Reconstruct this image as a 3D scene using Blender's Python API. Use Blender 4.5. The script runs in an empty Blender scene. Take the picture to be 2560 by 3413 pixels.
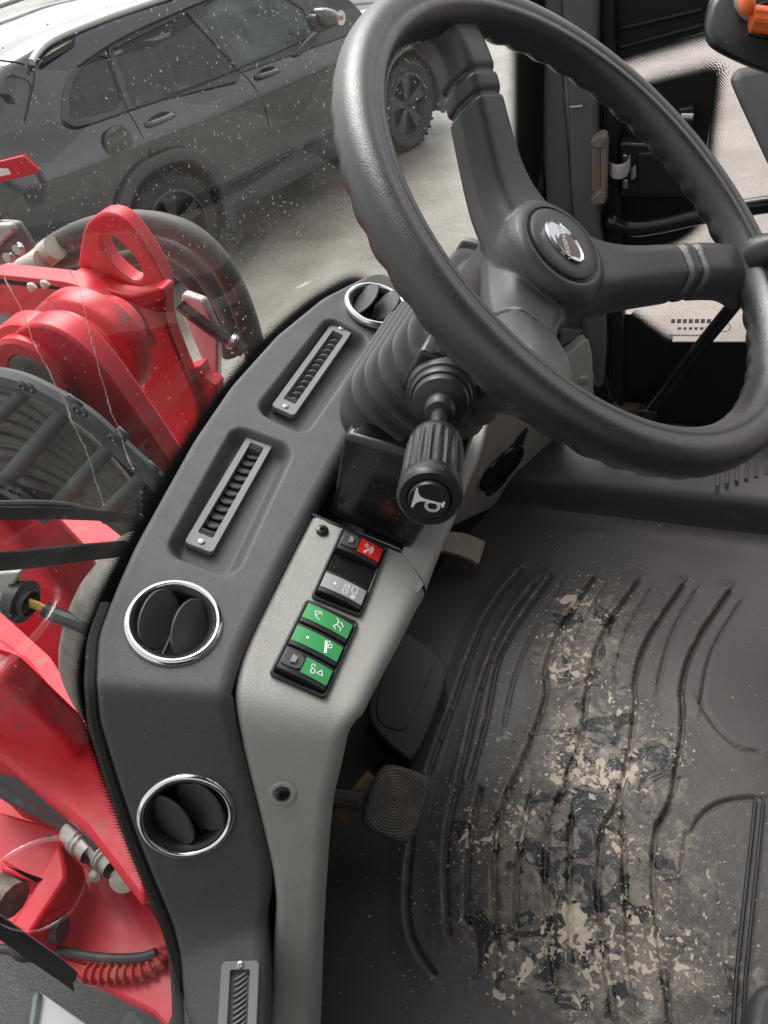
import bpy, bmesh, math, random
import numpy as np
from math import radians, sin, cos, pi, sqrt, atan2
from mathutils import Vector, Matrix, noise as mnoise
random.seed(7); rng = np.random.default_rng(7)
SC = bpy.context.scene
COL = SC.collection

# ------------------------------------------------------------------ camera
YAW, PITCH, ROLL = radians(27), radians(42), radians(11.5)
CAM = np.array([0, 0, 2.42]); FPX = 2560.0
_cy, _sy = cos(YAW), sin(YAW)
_f0 = np.array([-_sy, _cy, 0]); _r0 = np.array([_cy, _sy, 0]); _up = np.array([0, 0, 1.0])
_f = _f0*cos(PITCH)-_up*sin(PITCH); _d = -(_up*cos(PITCH)+_f0*sin(PITCH))
_r = _r0*cos(ROLL)+_d*sin(ROLL); _dd = -_r0*sin(ROLL)+_d*cos(ROLL)
ROT = np.array([_r, _dd, _f])
cam = bpy.data.cameras.new('camera'); camo = bpy.data.objects.new('camera', cam); COL.objects.link(camo)
cam.sensor_fit = 'HORIZONTAL'; cam.sensor_width = 36; cam.lens = 36.0
cam.clip_start = .02; cam.clip_end = 400
M = Matrix(((_r[0], -_dd[0], -_f[0], CAM[0]), (_r[1], -_dd[1], -_f[1], CAM[1]), (_r[2], -_dd[2], -_f[2], CAM[2]), (0, 0, 0, 1)))
camo.matrix_world = M
SC.camera = camo
GZ = 0.076                                    # ground level

# ------------------------------------------------------------------ light
W = bpy.data.worlds.new('World'); SC.world = W; W.use_nodes = True
nt = W.node_tree; nt.nodes.clear()
SUN_EL, SUN_AZ = radians(58), radians(-35)
sky = nt.nodes.new('ShaderNodeTexSky'); sky.sky_type = 'NISHITA'; sky.sun_disc = False
sky.sun_elevation = SUN_EL; sky.sun_rotation = SUN_AZ; sky.dust_density = 4; sky.air_density = 1.0
hs = nt.nodes.new('ShaderNodeHueSaturation'); hs.inputs['Saturation'].default_value = .12
bg = nt.nodes.new('ShaderNodeBackground'); bg.inputs['Strength'].default_value = .15
wo = nt.nodes.new('ShaderNodeOutputWorld')
nt.links.new(sky.outputs[0], hs.inputs['Color']); nt.links.new(hs.outputs[0], bg.inputs['Color']); nt.links.new(bg.outputs[0], wo.inputs[0])
sl = bpy.data.lights.new('sun', 'SUN'); sl.energy = 1.2; sl.angle = radians(35); sl.color = (1, .97, .93)
so = bpy.data.objects.new('sun', sl); COL.objects.link(so)
_sd = Vector((sin(SUN_AZ)*cos(SUN_EL), cos(SUN_AZ)*cos(SUN_EL), sin(SUN_EL)))
so.rotation_euler = _sd.to_track_quat('Z', 'Y').to_euler(); so.location = (0, 0, 10)
SC.view_settings.view_transform = 'Standard'; SC.view_settings.look = 'None'
SC.view_settings.gamma = 1; SC.view_settings.use_curve_mapping = False
SC.view_settings.exposure = 0.9
SC.render.engine = 'CYCLES'
SC.cycles.use_denoising = True
SC.cycles.max_bounces = 10; SC.cycles.transparent_max_bounces = 24; SC.cycles.diffuse_bounces = 4
SC.cycles.caustics_reflective = False; SC.cycles.caustics_refractive = False

# ------------------------------------------------------------------ geometry helpers
def V(*a): return np.array(a if len(a) > 1 else a[0], float)
def nrm(v): v = np.asarray(v, float); return v/np.linalg.norm(v)
def ray(x, y): return nrm(np.array([(x-1280)/FPX, (y-1706.5)/FPX, 1.0])@ROT)
def on(px, p, n):                                # sight line met with a real plane
    v = ray(*px); n = np.asarray(n, float); return CAM+v*(np.dot(np.asarray(p, float)-CAM, n)/np.dot(v, n))
def ats(px, d): return CAM+ray(*px)*d
def crop(x0, y0, s): return lambda x, y: (x0+x*s, y0+y*s)
FU = crop(0, 0, 1.5431); c3 = crop(0, 650, .5425); c4 = crop(0, 1650, .797); c5 = crop(500, 850, .7233); c6 = crop(850, 1700, .5652)
c7 = crop(1000, 1700, .9403); c8 = crop(1400, 1000, .6992); d2 = crop(0, 450, .5425); d3 = crop(0, 0, .4219); d4 = crop(560, 0, .4219)
d5 = crop(1900, 0, .3978); d6 = crop(1900, 250, .3978); e1 = crop(1080, 1050, .3617); e2 = crop(1500, 1000, .3844); e4 = crop(0, 2500, .4219)
cA = crop(1060, 0, .4219); cB = crop(1060, 600, .4219); cC = crop(1660, 600, .5425); cD = crop(1500, 0, .639)
def onm(fn, pts, p, n): return [on(fn(*q), p, n) for q in pts]
def chaikin(P, it=2, closed=False):
    P = [np.asarray(p, float) for p in P]
    for _ in range(it):
        Q = []
        n = len(P)
        for i in range(n if closed else n-1):
            a, b = P[i], P[(i+1) % n]; Q += [a*.75+b*.25, a*.25+b*.75]
        if not closed: Q = [P[0]]+Q+[P[-1]]
        P = Q
    return P
def resample(P, n):
    P = np.asarray(P, float); s = np.r_[0, np.cumsum(np.linalg.norm(np.diff(P, axis=0), axis=1))]
    t = np.linspace(0, s[-1], n); return np.stack([np.interp(t, s, P[:, k]) for k in range(P.shape[1])], 1)
def frame(n, hint=(0, 1, 0)):
    n = nrm(n); a = np.asarray(hint, float); a = nrm(a-n*np.dot(a, n)); b = np.cross(n, a); return a, b, n

class MB:
    def __init__(s): s.v = []; s.f = []; s.uv = []
    def add(s, vs, fs):
        o = len(s.v); s.v += [tuple(map(float, v)) for v in vs]; s.f += [tuple(i+o for i in f) for f in fs]; return s
    def prism(s, poly, ext):
        poly = [np.asarray(p, float) for p in poly]; ext = np.asarray(ext, float); n = len(poly)
        nn = sum(np.cross(poly[i]-poly[0], poly[(i+1) % n]-poly[0]) for i in range(n))
        if np.dot(nn, ext) > 0: poly = poly[::-1]
        vs = poly+[p+ext for p in poly]
        return s.add(vs, [tuple(range(n)), tuple(range(2*n-1, n-1, -1))]+[((i+1) % n, i, n+i, n+(i+1) % n) for i in range(n)])
    def grid(s, G, wrapu=False, wrapv=False, flip=False, mask=None):
        G = np.asarray(G, float); nu, nv = G.shape[:2]; fs = []
        for i in range(nu if wrapu else nu-1):
            for j in range(nv if wrapv else nv-1):
                if mask is not None and mask[i, j]: continue
                q = (i*nv+j, ((i+1) % nu)*nv+j, ((i+1) % nu)*nv+(j+1) % nv, i*nv+(j+1) % nv)
                fs.append(q[::-1] if flip else q)
        return s.add(G.reshape(-1, 3), fs)
    def loft(s, secs, cap=True):
        o = len(s.v); G = np.asarray(secs, float); s.grid(G, wrapv=True, flip=False); k = G.shape[1]; m = G.shape[0]
        if cap: s.f += [tuple(range(o, o+k)), tuple(range(o+(m-1)*k+k-1, o+(m-1)*k-1, -1))]
        return s
    def tube(s, P, r, seg=10, cap=True):
        P = np.asarray(P, float); n = len(P); rr = np.broadcast_to(np.asarray(r, float), (n,))
        T = np.gradient(P, axis=0); T /= np.linalg.norm(T, axis=1)[:, None]+1e-12
        a = np.cross(T[0], [0, 0, 1.0]); a = a if np.linalg.norm(a) > .05 else np.cross(T[0], [1.0, 0, 0]); a = nrm(a); secs = []
        th = np.linspace(0, 2*pi, seg, endpoint=False)
        for i in range(n):
            a = nrm(a-T[i]*np.dot(a, T[i])); b = np.cross(T[i], a)
            secs.append(P[i]+rr[i]*(np.outer(np.cos(th), a)+np.outer(np.sin(th), b)))
        return s.loft(secs, cap)
    def lathe(s, prof, o, n, hint=(0, 1, 0), seg=48, ru=None):
        a, b, n = frame(n, hint); th = np.linspace(0, 2*pi, seg, endpoint=False)
        G = np.array([np.asarray(o)+(r if ru is None else r*1.0)*(np.outer(np.cos(th), a)+np.outer(np.sin(th), b))+h*n for r, h in prof])
        return s.grid(G, wrapv=True)
    def disc(s, o, n, r, seg=16, hint=(0, 1, 0)):
        a, b, n = frame(n, hint); th = np.linspace(0, 2*pi, seg, endpoint=False)
        return s.add([np.asarray(o)+r*(a*cos(t)+b*sin(t)) for t in th], [tuple(range(seg))])
    def box(s, o, ax, half):
        o = np.asarray(o, float); ax = [np.asarray(a, float)*h for a, h in zip(ax, half)]
        vs = [o+ax[0]*i+ax[1]*j+ax[2]*k for i in (-1, 1) for j in (-1, 1) for k in (-1, 1)]
        return s.add(vs, [(0, 1, 3, 2), (4, 6, 7, 5), (0, 4, 5, 1), (2, 3, 7, 6), (0, 2, 6, 4), (1, 5, 7, 3)])
    def build(s, name, m, parent=None, smooth=None, bevel=0, seg=2, recalc=True, **kw):
        v = np.array(s.v); off = np.zeros(3) if parent is None else np.array(parent['_o'])
        me = bpy.data.meshes.new(name); me.from_pydata((v-off).tolist(), [], s.f)
        if recalc:
            bm = bmesh.new(); bm.from_mesh(me); bmesh.ops.recalc_face_normals(bm, faces=bm.faces); bm.to_mesh(me); bm.free()
        o = bpy.data.objects.new(name, me); COL.objects.link(o)
        me.materials.append(m)
        if smooth is None: smooth = 35
        if smooth:
            me.shade_smooth(); me.set_sharp_from_angle(angle=radians(smooth))
        if bevel:
            b = o.modifiers.new('bevel', 'BEVEL'); b.width = bevel; b.segments = seg; b.limit_method = 'ANGLE'; b.angle_limit = radians(40)
            if hasattr(b, 'harden_normals'): b.harden_normals = False
            me.shade_smooth(); me.set_sharp_from_angle(angle=radians(60))
        if parent is not None:
            o.parent = parent
            o['_o'] = [float(x) for x in off]
        else: o['_o'] = [0.0, 0.0, 0.0]
        for k, x in kw.items(): o[k] = x
        return o
def thing(name, loc, label, cat, group=None):
    o = bpy.data.objects.new(name, None); COL.objects.link(o); o.location = tuple(loc); o.empty_display_size = .05
    o['_o'] = [float(x) for x in loc]; o['label'] = label; o['category'] = cat
    if group: o['group'] = group
    return o
def tag(o, label, cat, group=None, kind=None):
    o['label'] = label; o['category'] = cat
    if group: o['group'] = group
    if kind: o['kind'] = kind
    return o
def rrect(o, a, b, ha, hb, r, k=5):               # rounded rectangle outline
    out = []
    for sx, sy, t0 in ((1, 1, 0), (-1, 1, pi/2), (-1, -1, pi), (1, -1, 3*pi/2)):
        for t in np.linspace(t0, t0+pi/2, k):
            out.append(np.asarray(o)+a*(sx*(ha-r)+r*cos(t))+b*(sy*(hb-r)+r*sin(t)))
    return out
def roundpoly(P, it=2): return chaikin(P, it, True)

# ------------------------------------------------------------------ materials
def mat(name, col, rough=.5, metal=0, bump=0, bscale=900, kind='noise', var=.12, vscale=30, spec=.5, specks=0, speckcol=(.5, .48, .44), speckscale=700,
        dust=0, dustcol=(.35, .32, .28), dustscale=14, dw=0, dark=0, coat=0, rvar=0, bdist=.001):
    m = bpy.data.materials.new(name); m.use_nodes = True; t = m.node_tree; N = t.nodes; L = t.links; p = N['Principled BSDF']
    p.inputs['Roughness'].default_value = rough; p.inputs['Metallic'].default_value = metal
    p.inputs['Specular IOR Level'].default_value = spec
    if coat: p.inputs['Coat Weight'].default_value = coat; p.inputs['Coat Roughness'].default_value = .05
    tc = N.new('ShaderNodeTexCoord'); co = tc.outputs['Object']
    def noise(sc, det=4, ro=.6):
        n = N.new('ShaderNodeTexNoise'); n.inputs['Scale'].default_value = sc; n.inputs['Detail'].default_value = det; n.inputs['Roughness'].default_value = ro
        L.new(co, n.inputs['Vector']); return n.outputs['Fac']
    def ramp(x, a, b):
        r = N.new('ShaderNodeMapRange'); r.inputs[1].default_value = a; r.inputs[2].default_value = b; r.clamp = True; L.new(x, r.inputs[0]); return r.outputs[0]
    def mix(f, a, b):
        x = N.new('ShaderNodeMix'); x.data_type = 'RGBA'
        (L.new(f, x.inputs[0]) if not isinstance(f, float) else setattr(x.inputs[0], 'default_value', f))
        for s, q in ((x.inputs[6], a), (x.inputs[7], b)):
            if isinstance(q, tuple): s.default_value = (*q, 1)
            else: L.new(q, s)
        return x.outputs[2]
    c = tuple(col); lo = tuple(x*(1-var) for x in c); hi = tuple(min(1, x*(1+var)) for x in c)
    cc = mix(noise(vscale), lo, hi)
    if dust: cc = mix(ramp(noise(dustscale, 6, .7), .62-dust*.4, (.62-dust*.4+dw) if dw else .75), cc, tuple(dustcol))
    if dark:
        s = ramp(noise(520, 1, .5), .72-.06*dark, .76-.06*dark); cc = mix(s, cc, tuple(x*.45 for x in c))
    if specks:
        s = ramp(noise(speckscale, 1, .5), .80-.06*specks, .82-.06*specks); cc = mix(s, cc, tuple(speckcol))
    L.new(cc, p.inputs['Base Color'])
    if rvar:
        r = N.new('ShaderNodeMapRange'); r.inputs[3].default_value = max(0, rough-rvar); r.inputs[4].default_value = min(1, rough+rvar)
        r.inputs[1].default_value = .3; r.inputs[2].default_value = .7; L.new(noise(vscale*1.7), r.inputs[0]); L.new(r.outputs[0], p.inputs['Roughness'])
    if bump:
        b = N.new('ShaderNodeBump'); b.inputs['Strength'].default_value = bump; b.inputs['Distance'].default_value = bdist
        if kind == 'noise': h = noise(bscale, 3)
        else:
            v = N.new('ShaderNodeTexVoronoi'); v.feature = 'DISTANCE_TO_EDGE' if kind == 'leather' else 'F1'; v.inputs['Scale'].default_value = bscale
            dz = N.new('ShaderNodeTexNoise'); dz.inputs['Scale'].default_value = bscale*.6; L.new(co, dz.inputs['Vector'])
            ad = N.new('ShaderNodeVectorMath'); ad.operation = 'MULTIPLY_ADD'; ad.inputs[1].default_value = (1.3/bscale,)*3
            L.new(dz.outputs['Color'], ad.inputs[0]); L.new(co, ad.inputs[2]); L.new(ad.outputs[0], v.inputs['Vector'])
            h = ramp(v.outputs['Distance'], 0, .25) if kind == 'leather' else v.outputs['Distance']
        L.new(h, b.inputs['Height']); L.new(b.outputs[0], p.inputs['Normal'])
    return m
MT = {}
MT['dash'] = mat('dash_plastic', (.094, .095, .097), .50, bump=.5, bscale=1300, specks=.75, dark=.75, dust=.05, dustcol=(.13, .125, .115), dustscale=20, speckscale=480, speckcol=(.25, .24, .22), var=.12, rvar=.06)
MT['grey'] = mat('grey_plastic', (.37, .365, .335), .5, bump=.3, bscale=520, kind='leather', var=.06, dust=.10, dustcol=(.28, .265, .235), dustscale=10, specks=.3, speckscale=420, speckcol=(.2, .18, .15), rvar=.08)
MT['beige'] = mat('beige_grey_plastic', (.40, .38, .345), .5, bump=.25, bscale=520, kind='leather', var=.05, dust=.1, dustcol=(.2, .18, .15))
MT['rim'] = mat('rim_leather', (.030, .028, .029), .30, bump=.15, bscale=820, kind='leather', var=.2, rvar=.07, spec=.8)
MT['hub'] = mat('hub_leather', (.044, .043, .044), .34, bump=.18, bscale=800, kind='leather', var=.15, rvar=.06, spec=.7)
MT['rubber'] = mat('rubber', (.050, .049, .050), .55, bump=.2, bscale=900, specks=.3, var=.12, dust=.04, dustcol=(.16, .15, .14))
MT['bplastic'] = mat('black_plastic', (.022, .022, .024), .34, bump=.12, bscale=1400, specks=.25)
MT['bgloss'] = mat('gloss_black_plastic', (.012, .012, .013), .22, specks=.45, speckscale=500, rvar=.06)
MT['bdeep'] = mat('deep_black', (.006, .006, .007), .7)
MT['vane'] = mat('vane_plastic', (.055, .056, .058), .45, bump=.1, bscale=1400)
MT['framegrey'] = mat('vent_frame_plastic', (.25, .252, .255), .5, bump=.1, bscale=1200)
MT['chrome'] = mat('chrome', (.85, .85, .86), .09, metal=1, var=.03, rvar=.03)
MT['steel'] = mat('steel', (.5, .49, .47), .32, metal=1, var=.15, dust=.12, dustcol=(.28, .22, .15))
MT['red'] = mat('red_paint', (.66, .008, .026), .40, bump=.12, bscale=120, var=.22, vscale=14, dust=.035, dw=.05, dustcol=(.16, .085, .065), dustscale=13, specks=.2, speckscale=60, speckcol=(.25, .13, .10), coat=.0, rvar=.1)
MT['redsw'] = mat('red_switch', (.75, .025, .012), .4)
MT['greensw'] = mat('green_switch', (.05, .34, .11), .4)
MT['greysw'] = mat('grey_switch', (.33, .34, .34), .4)
MT['white'] = mat('white_print', (.8, .8, .8), .5)
MT['whitepaint'] = mat('white_paint', (.75, .75, .74), .25, coat=.5)
MT['carpaint'] = mat('dark_grey_car_paint', (.082, .085, .089), .16, metal=.9, var=.1, vscale=3, coat=1.0, dust=.05, dustcol=(.09, .09, .085), dustscale=3)
MT['cladding'] = mat('black_cladding', (.045, .046, .047), .45, var=.15, vscale=4)
MT['carglass'] = mat('tinted_glass', (.012, .014, .014), .04, spec=.6, coat=1)
MT['carglass_front'] = None
MT['tyre'] = mat('tyre_rubber', (.022, .022, .022), .75, bump=.5, bscale=90)
MT['alloy'] = mat('dark_alloy', (.07, .07, .073), .3, metal=.7)
MT['silver'] = mat('silver_rail', (.55, .55, .53), .35, metal=.3)
MT['lamp'] = mat('red_lamp_lens', (.6, .012, .02), .12, coat=1)
MT['pillar'] = mat('grey_green_paint', (.125, .138, .128), .42, var=.1, vscale=12, dust=.06, dustcol=(.16, .13, .1))
MT['hose'] = mat('hose_rubber', (.035, .036, .037), .5, bump=.3, bscale=300, dust=.12, dustcol=(.16, .15, .13), dustscale=12)
MT['hosedust'] = mat('dusty_hose', (.075, .073, .066), .6, bump=.4, bscale=260, var=.45, vscale=18, dust=.12, dustcol=(.19, .175, .14), dustscale=14)
MT['hosecage'] = mat('brown_grey_hose', (.105, .096, .082), .55, bump=.4, bscale=260, var=.5, vscale=22, dust=.15, dustcol=(.24, .21, .16), dustscale=16)
MT['strap'] = mat('sleeve_strap', (.060, .065, .068), .45, bump=.2, bscale=500, dust=.1, dustcol=(.2, .19, .17))
MT['dustwhite'] = mat('chalky_sleeve', (.5, .49, .42), .7, bump=.3, bscale=150, var=.2, dust=.2, dustcol=(.3, .28, .22))
MT['bracket'] = mat('grey_bracket', (.2, .205, .2), .45, dust=.15, dustcol=(.3, .27, .22))
MT['zinc'] = mat('zinc_fitting', (.52, .5, .44), .4, metal=.6, var=.25, dust=.2, dustcol=(.4, .36, .28))
MT['teal'] = mat('teal_block', (.12, .2, .2), .4, metal=.3, dust=.2, dustcol=(.3, .3, .28))
MT['yellow'] = mat('yellow_wire', (.65, .42, .08), .5)
MT['orange'] = mat('orange_plastic', (.75, .14, .03), .4)
MT['pedal'] = mat('dirty_pedal_rubber', (.12, .115, .108), .7, dust=.15, dustcol=(.26, .23, .19), dustscale=60, bump=.3, bscale=400)
MT['pedalworn'] = mat('worn_pedal', (.42, .36, .29), .7, dust=.2, dustcol=(.12, .1, .08), dustscale=60, bump=.3, bscale=300)
MT['seal'] = mat('door_seal', (.012, .012, .013), .6)
MT['wiper'] = mat('wiper_rubber', (.03, .042, .038), .4)
MT['wiperarm'] = mat('wiper_arm', (.055, .06, .062), .4)
MT['roof'] = mat('cab_roof_liner', (.3, .29, .28), .8)
MT['mirrorplate'] = mat('white_board', (.78, .78, .8), .4)
MT['headrest'] = mat('car_interior', (.36, .38, .36), .8)

def glass_mat(name, tint, dirt_haze, refl=1.0, dirt_haze_col=(.7, .7, .68)):
    m = bpy.data.materials.new(name); m.use_nodes = True; t = m.node_tree; N = t.nodes; L = t.links; N.clear()
    out = N.new('ShaderNodeOutputMaterial'); tr = N.new('ShaderNodeBsdfTransparent'); tr.inputs[0].default_value = (*tint, 1)
    gl = N.new('ShaderNodeBsdfGlossy'); gl.inputs['Roughness'].default_value = 0.0
    fr = N.new('ShaderNodeFresnel'); fr.inputs[0].default_value = 1.45
    mu = N.new('ShaderNodeMath'); mu.operation = 'MULTIPLY'; mu.inputs[1].default_value = refl; L.new(fr.outputs[0], mu.inputs[0])
    m1 = N.new('ShaderNodeMixShader'); L.new(mu.outputs[0], m1.inputs[0]); L.new(tr.outputs[0], m1.inputs[1]); L.new(gl.outputs[0], m1.inputs[2])
    df = N.new('ShaderNodeBsdfTranslucent'); df.inputs[0].default_value = (*dirt_haze_col, 1)
    d2_ = N.new('ShaderNodeBsdfDiffuse'); d2_.inputs[0].default_value = (*dirt_haze_col, 1)
    ad = N.new('ShaderNodeMixShader'); ad.inputs[0].default_value = .5; L.new(df.outputs[0], ad.inputs[1]); L.new(d2_.outputs[0], ad.inputs[2])
    tc = N.new('ShaderNodeTexCoord'); no = N.new('ShaderNodeTexNoise'); no.inputs['Scale'].default_value = 5; no.inputs['Detail'].default_value = 6
    mp = N.new('ShaderNodeMapping'); mp.inputs['Scale'].default_value = (2.5, 2.5, .6); L.new(tc.outputs['Object'], mp.inputs[0]); L.new(mp.outputs[0], no.inputs['Vector'])
    mr = N.new('ShaderNodeMapRange'); mr.inputs[1].default_value = .3; mr.inputs[2].default_value = .75; mr.inputs[3].default_value = dirt_haze*.5; mr.inputs[4].default_value = dirt_haze*1.5
    L.new(no.outputs[0], mr.inputs[0])
    m2 = N.new('ShaderNodeMixShader'); L.new(mr.outputs[0], m2.inputs[0]); L.new(m1.outputs[0], m2.inputs[1]); L.new(ad.outputs[0], m2.inputs[2])
    L.new(m2.outputs[0], out.inputs[0]); return m
MT['glass'] = glass_mat('windscreen_glass', (.97, .98, .97), .015)
MT['doorglass'] = glass_mat('door_glass', (.98, .91, .925), .05, .6)
MT['carglass_front'] = glass_mat('car_front_glass', (.66, .80, .73), .20, 1.3, (.55, .72, .64))  # milky green film added so the pane looks lit from beyond
MT['carglass'] = glass_mat('car_privacy_glass', (.16, .17, .165), .06, 1.3)
def frit_mat():
    m = bpy.data.materials.new('frit_dots'); m.use_nodes = True; t = m.node_tree; N = t.nodes; L = t.links; p = N['Principled BSDF']; out = N['Material Output']
    p.inputs['Base Color'].default_value = (.006, .006, .007, 1); p.inputs['Roughness'].default_value = .5
    uv = N.new('ShaderNodeUVMap'); sp = N.new('ShaderNodeSeparateXYZ'); L.new(uv.outputs[0], sp.inputs[0])
    def ma(op, a, b=None, c=None):
        n = N.new('ShaderNodeMath'); n.operation = op
        for i, q in enumerate((a, b, c)):
            if q is None: continue
            (setattr(n.inputs[i], 'default_value', q) if isinstance(q, (int, float)) else L.new(q, n.inputs[i]))
        return n.outputs[0]
    u, v = sp.outputs[0], sp.outputs[1]                # u in dot pitches along, v in dot pitches across; z unused
    fu = ma('SUBTRACT', ma('FRACT', u), .5); fv = ma('SUBTRACT', ma('FRACT', v), .5)
    fu2 = ma('SUBTRACT', ma('FRACT', ma('ADD', u, .5)), .5); fv2 = ma('SUBTRACT', ma('FRACT', ma('ADD', v, .5)), .5)
    dd = ma('MINIMUM', ma('SQRT', ma('ADD', ma('MULTIPLY', fu, fu), ma('MULTIPLY', fv, fv))), ma('SQRT', ma('ADD', ma('MULTIPLY', fu2, fu2), ma('MULTIPLY', fv2, fv2))))
    rad = ma('MULTIPLY_ADD', v, -.075, .50)           # dots shrink away from the black band
    al = ma('LESS_THAN', dd, rad)
    tr = N.new('ShaderNodeBsdfTransparent'); mx = N.new('ShaderNodeMixShader'); L.new(al, mx.inputs[0]); L.new(tr.outputs[0], mx.inputs[1]); L.new(p.outputs[0], mx.inputs[2]); L.new(mx.outputs[0], out.inputs[0])
    return m
MT['frit'] = mat('frit_black', (.006, .006, .0075), .55, var=.05)
MT['dots'] = frit_mat()
def dots_strip(name, A, B, parent, pitch, rows=6):     # printed dot screen between the two polylines
    A = np.asarray(A); B = np.asarray(B); n = len(A); s = np.r_[0, np.cumsum(np.linalg.norm(np.diff(A, axis=0), axis=1))]/pitch
    mb = MB(); mb.grid(np.stack([A, B], 1)); o = mb.build(name, MT['dots'], parent, smooth=0, recalc=False)
    uvl = o.data.uv_layers.new(name='UVMap')
    for pol in o.data.polygons:
        for li in pol.loop_indices:
            vi = o.data.loops[li].vertex_index; uvl.data[li].uv = (s[vi//2], 0 if vi % 2 == 0 else rows)
    return o

# ================================================================== setting
def ground_mat():
    m = bpy.data.materials.new('wet_tarmac'); m.use_nodes = True; t = m.node_tree; N = t.nodes; L = t.links; p = N['Principled BSDF']
    tc = N.new('ShaderNodeTexCoord')
    def no(sc, det=5, ro=.6):
        n = N.new('ShaderNodeTexNoise'); n.inputs['Scale'].default_value = sc; n.inputs['Detail'].default_value = det; n.inputs['Roughness'].default_value = ro; L.new(tc.outputs['Object'], n.inputs['Vector']); return n.outputs[0]
    r = N.new('ShaderNodeValToRGB'); e = r.color_ramp.elements
    e[0].position = .3; e[0].color = (.165, .146, .112, 1); e[1].position = .70; e[1].color = (.36, .34, .30, 1)
    L.new(no(1.1, 8), r.inputs[0])
    r2 = N.new('ShaderNodeValToRGB'); r2.color_ramp.elements[0].position = .35; r2.color_ramp.elements[0].color = (.5, .5, .5, 1); r2.color_ramp.elements[1].position = .7; r2.color_ramp.elements[1].color = (1.15, 1.13, 1.1, 1)
    L.new(no(60, 6, .8), r2.inputs[0])
    mx = N.new('ShaderNodeMix'); mx.data_type = 'RGBA'; mx.blend_type = 'MULTIPLY'; mx.inputs[0].default_value = .8; L.new(r.outputs[0], mx.inputs[6]); L.new(r2.outputs[0], mx.inputs[7])
    L.new(mx.outputs[2], p.inputs['Base Color'])
    rr = N.new('ShaderNodeMapRange'); rr.inputs[1].default_value = .35; rr.inputs[2].default_value = .65; rr.inputs[3].default_value = .12; rr.inputs[4].default_value = .6; L.new(no(.9, 4), rr.inputs[0]); L.new(rr.outputs[0], p.inputs['Roughness'])
    b = N.new('ShaderNodeBump'); b.inputs['Strength'].default_value = .35; b.inputs['Distance'].default_value = .01; L.new(no(90, 4), b.inputs['Height']); L.new(b.outputs[0], p.inputs['Normal'])
    return m
mb = MB(); mb.add([(-150, -150, GZ), (150, -150, GZ), (150, 150, GZ), (-150, 150, GZ)], [(0, 1, 2, 3)])
g = mb.build('ground', ground_mat(), smooth=0); g['kind'] = 'structure'

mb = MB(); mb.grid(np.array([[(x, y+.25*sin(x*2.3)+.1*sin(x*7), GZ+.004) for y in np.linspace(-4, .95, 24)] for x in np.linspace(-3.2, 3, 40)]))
g2 = mb.build('dark_ground_patch', mat('dark_speckled_asphalt', (.028, .027, .026), .5, bump=.8, bscale=140, var=.35, vscale=60, specks=.9, speckcol=(.16, .15, .14), speckscale=160, rvar=.15, bdist=.004), smooth=0); g2['kind'] = 'structure'  # darker speckled sheet just above the ground on the loader side
FZ = 1.40                                     # cab floor
DY = 1.24                                     # right-hand door plane
# windscreen plan curve (y -> x)
GY = np.array([-.05, .00, .05, .10, .138, .177, .224, .30, .40, .482, .569, .668, .76, .84, .95, 1.05, 1.13, 1.19])
GX = .010+np.array([-.185, -.245, -.29, -.338, -.372, -.400, -.424, -.442, -.452, -.4575, -.460, -.455, -.440, -.416, -.385, -.345, -.30, -.237])
_gp = np.array(chaikin(np.stack([GX, GY], 1), 2))
def gx(y): return np.interp(y, _gp[:, 1], _gp[:, 0])
ws = thing('windscreen', (-.46, .55, 1.6), 'large curved rain speckled windscreen with black dotted border in front of the dashboard', 'windscreen')
ys = resample(_gp, 60)
G = np.array([[(x, y, z) for z in np.linspace(1.0, 2.85, 8)] for x, y in ys])
mb = MB(); mb.grid(G); mb.build('pane', MT['glass'], ws, smooth=60, recalc=False)

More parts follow.
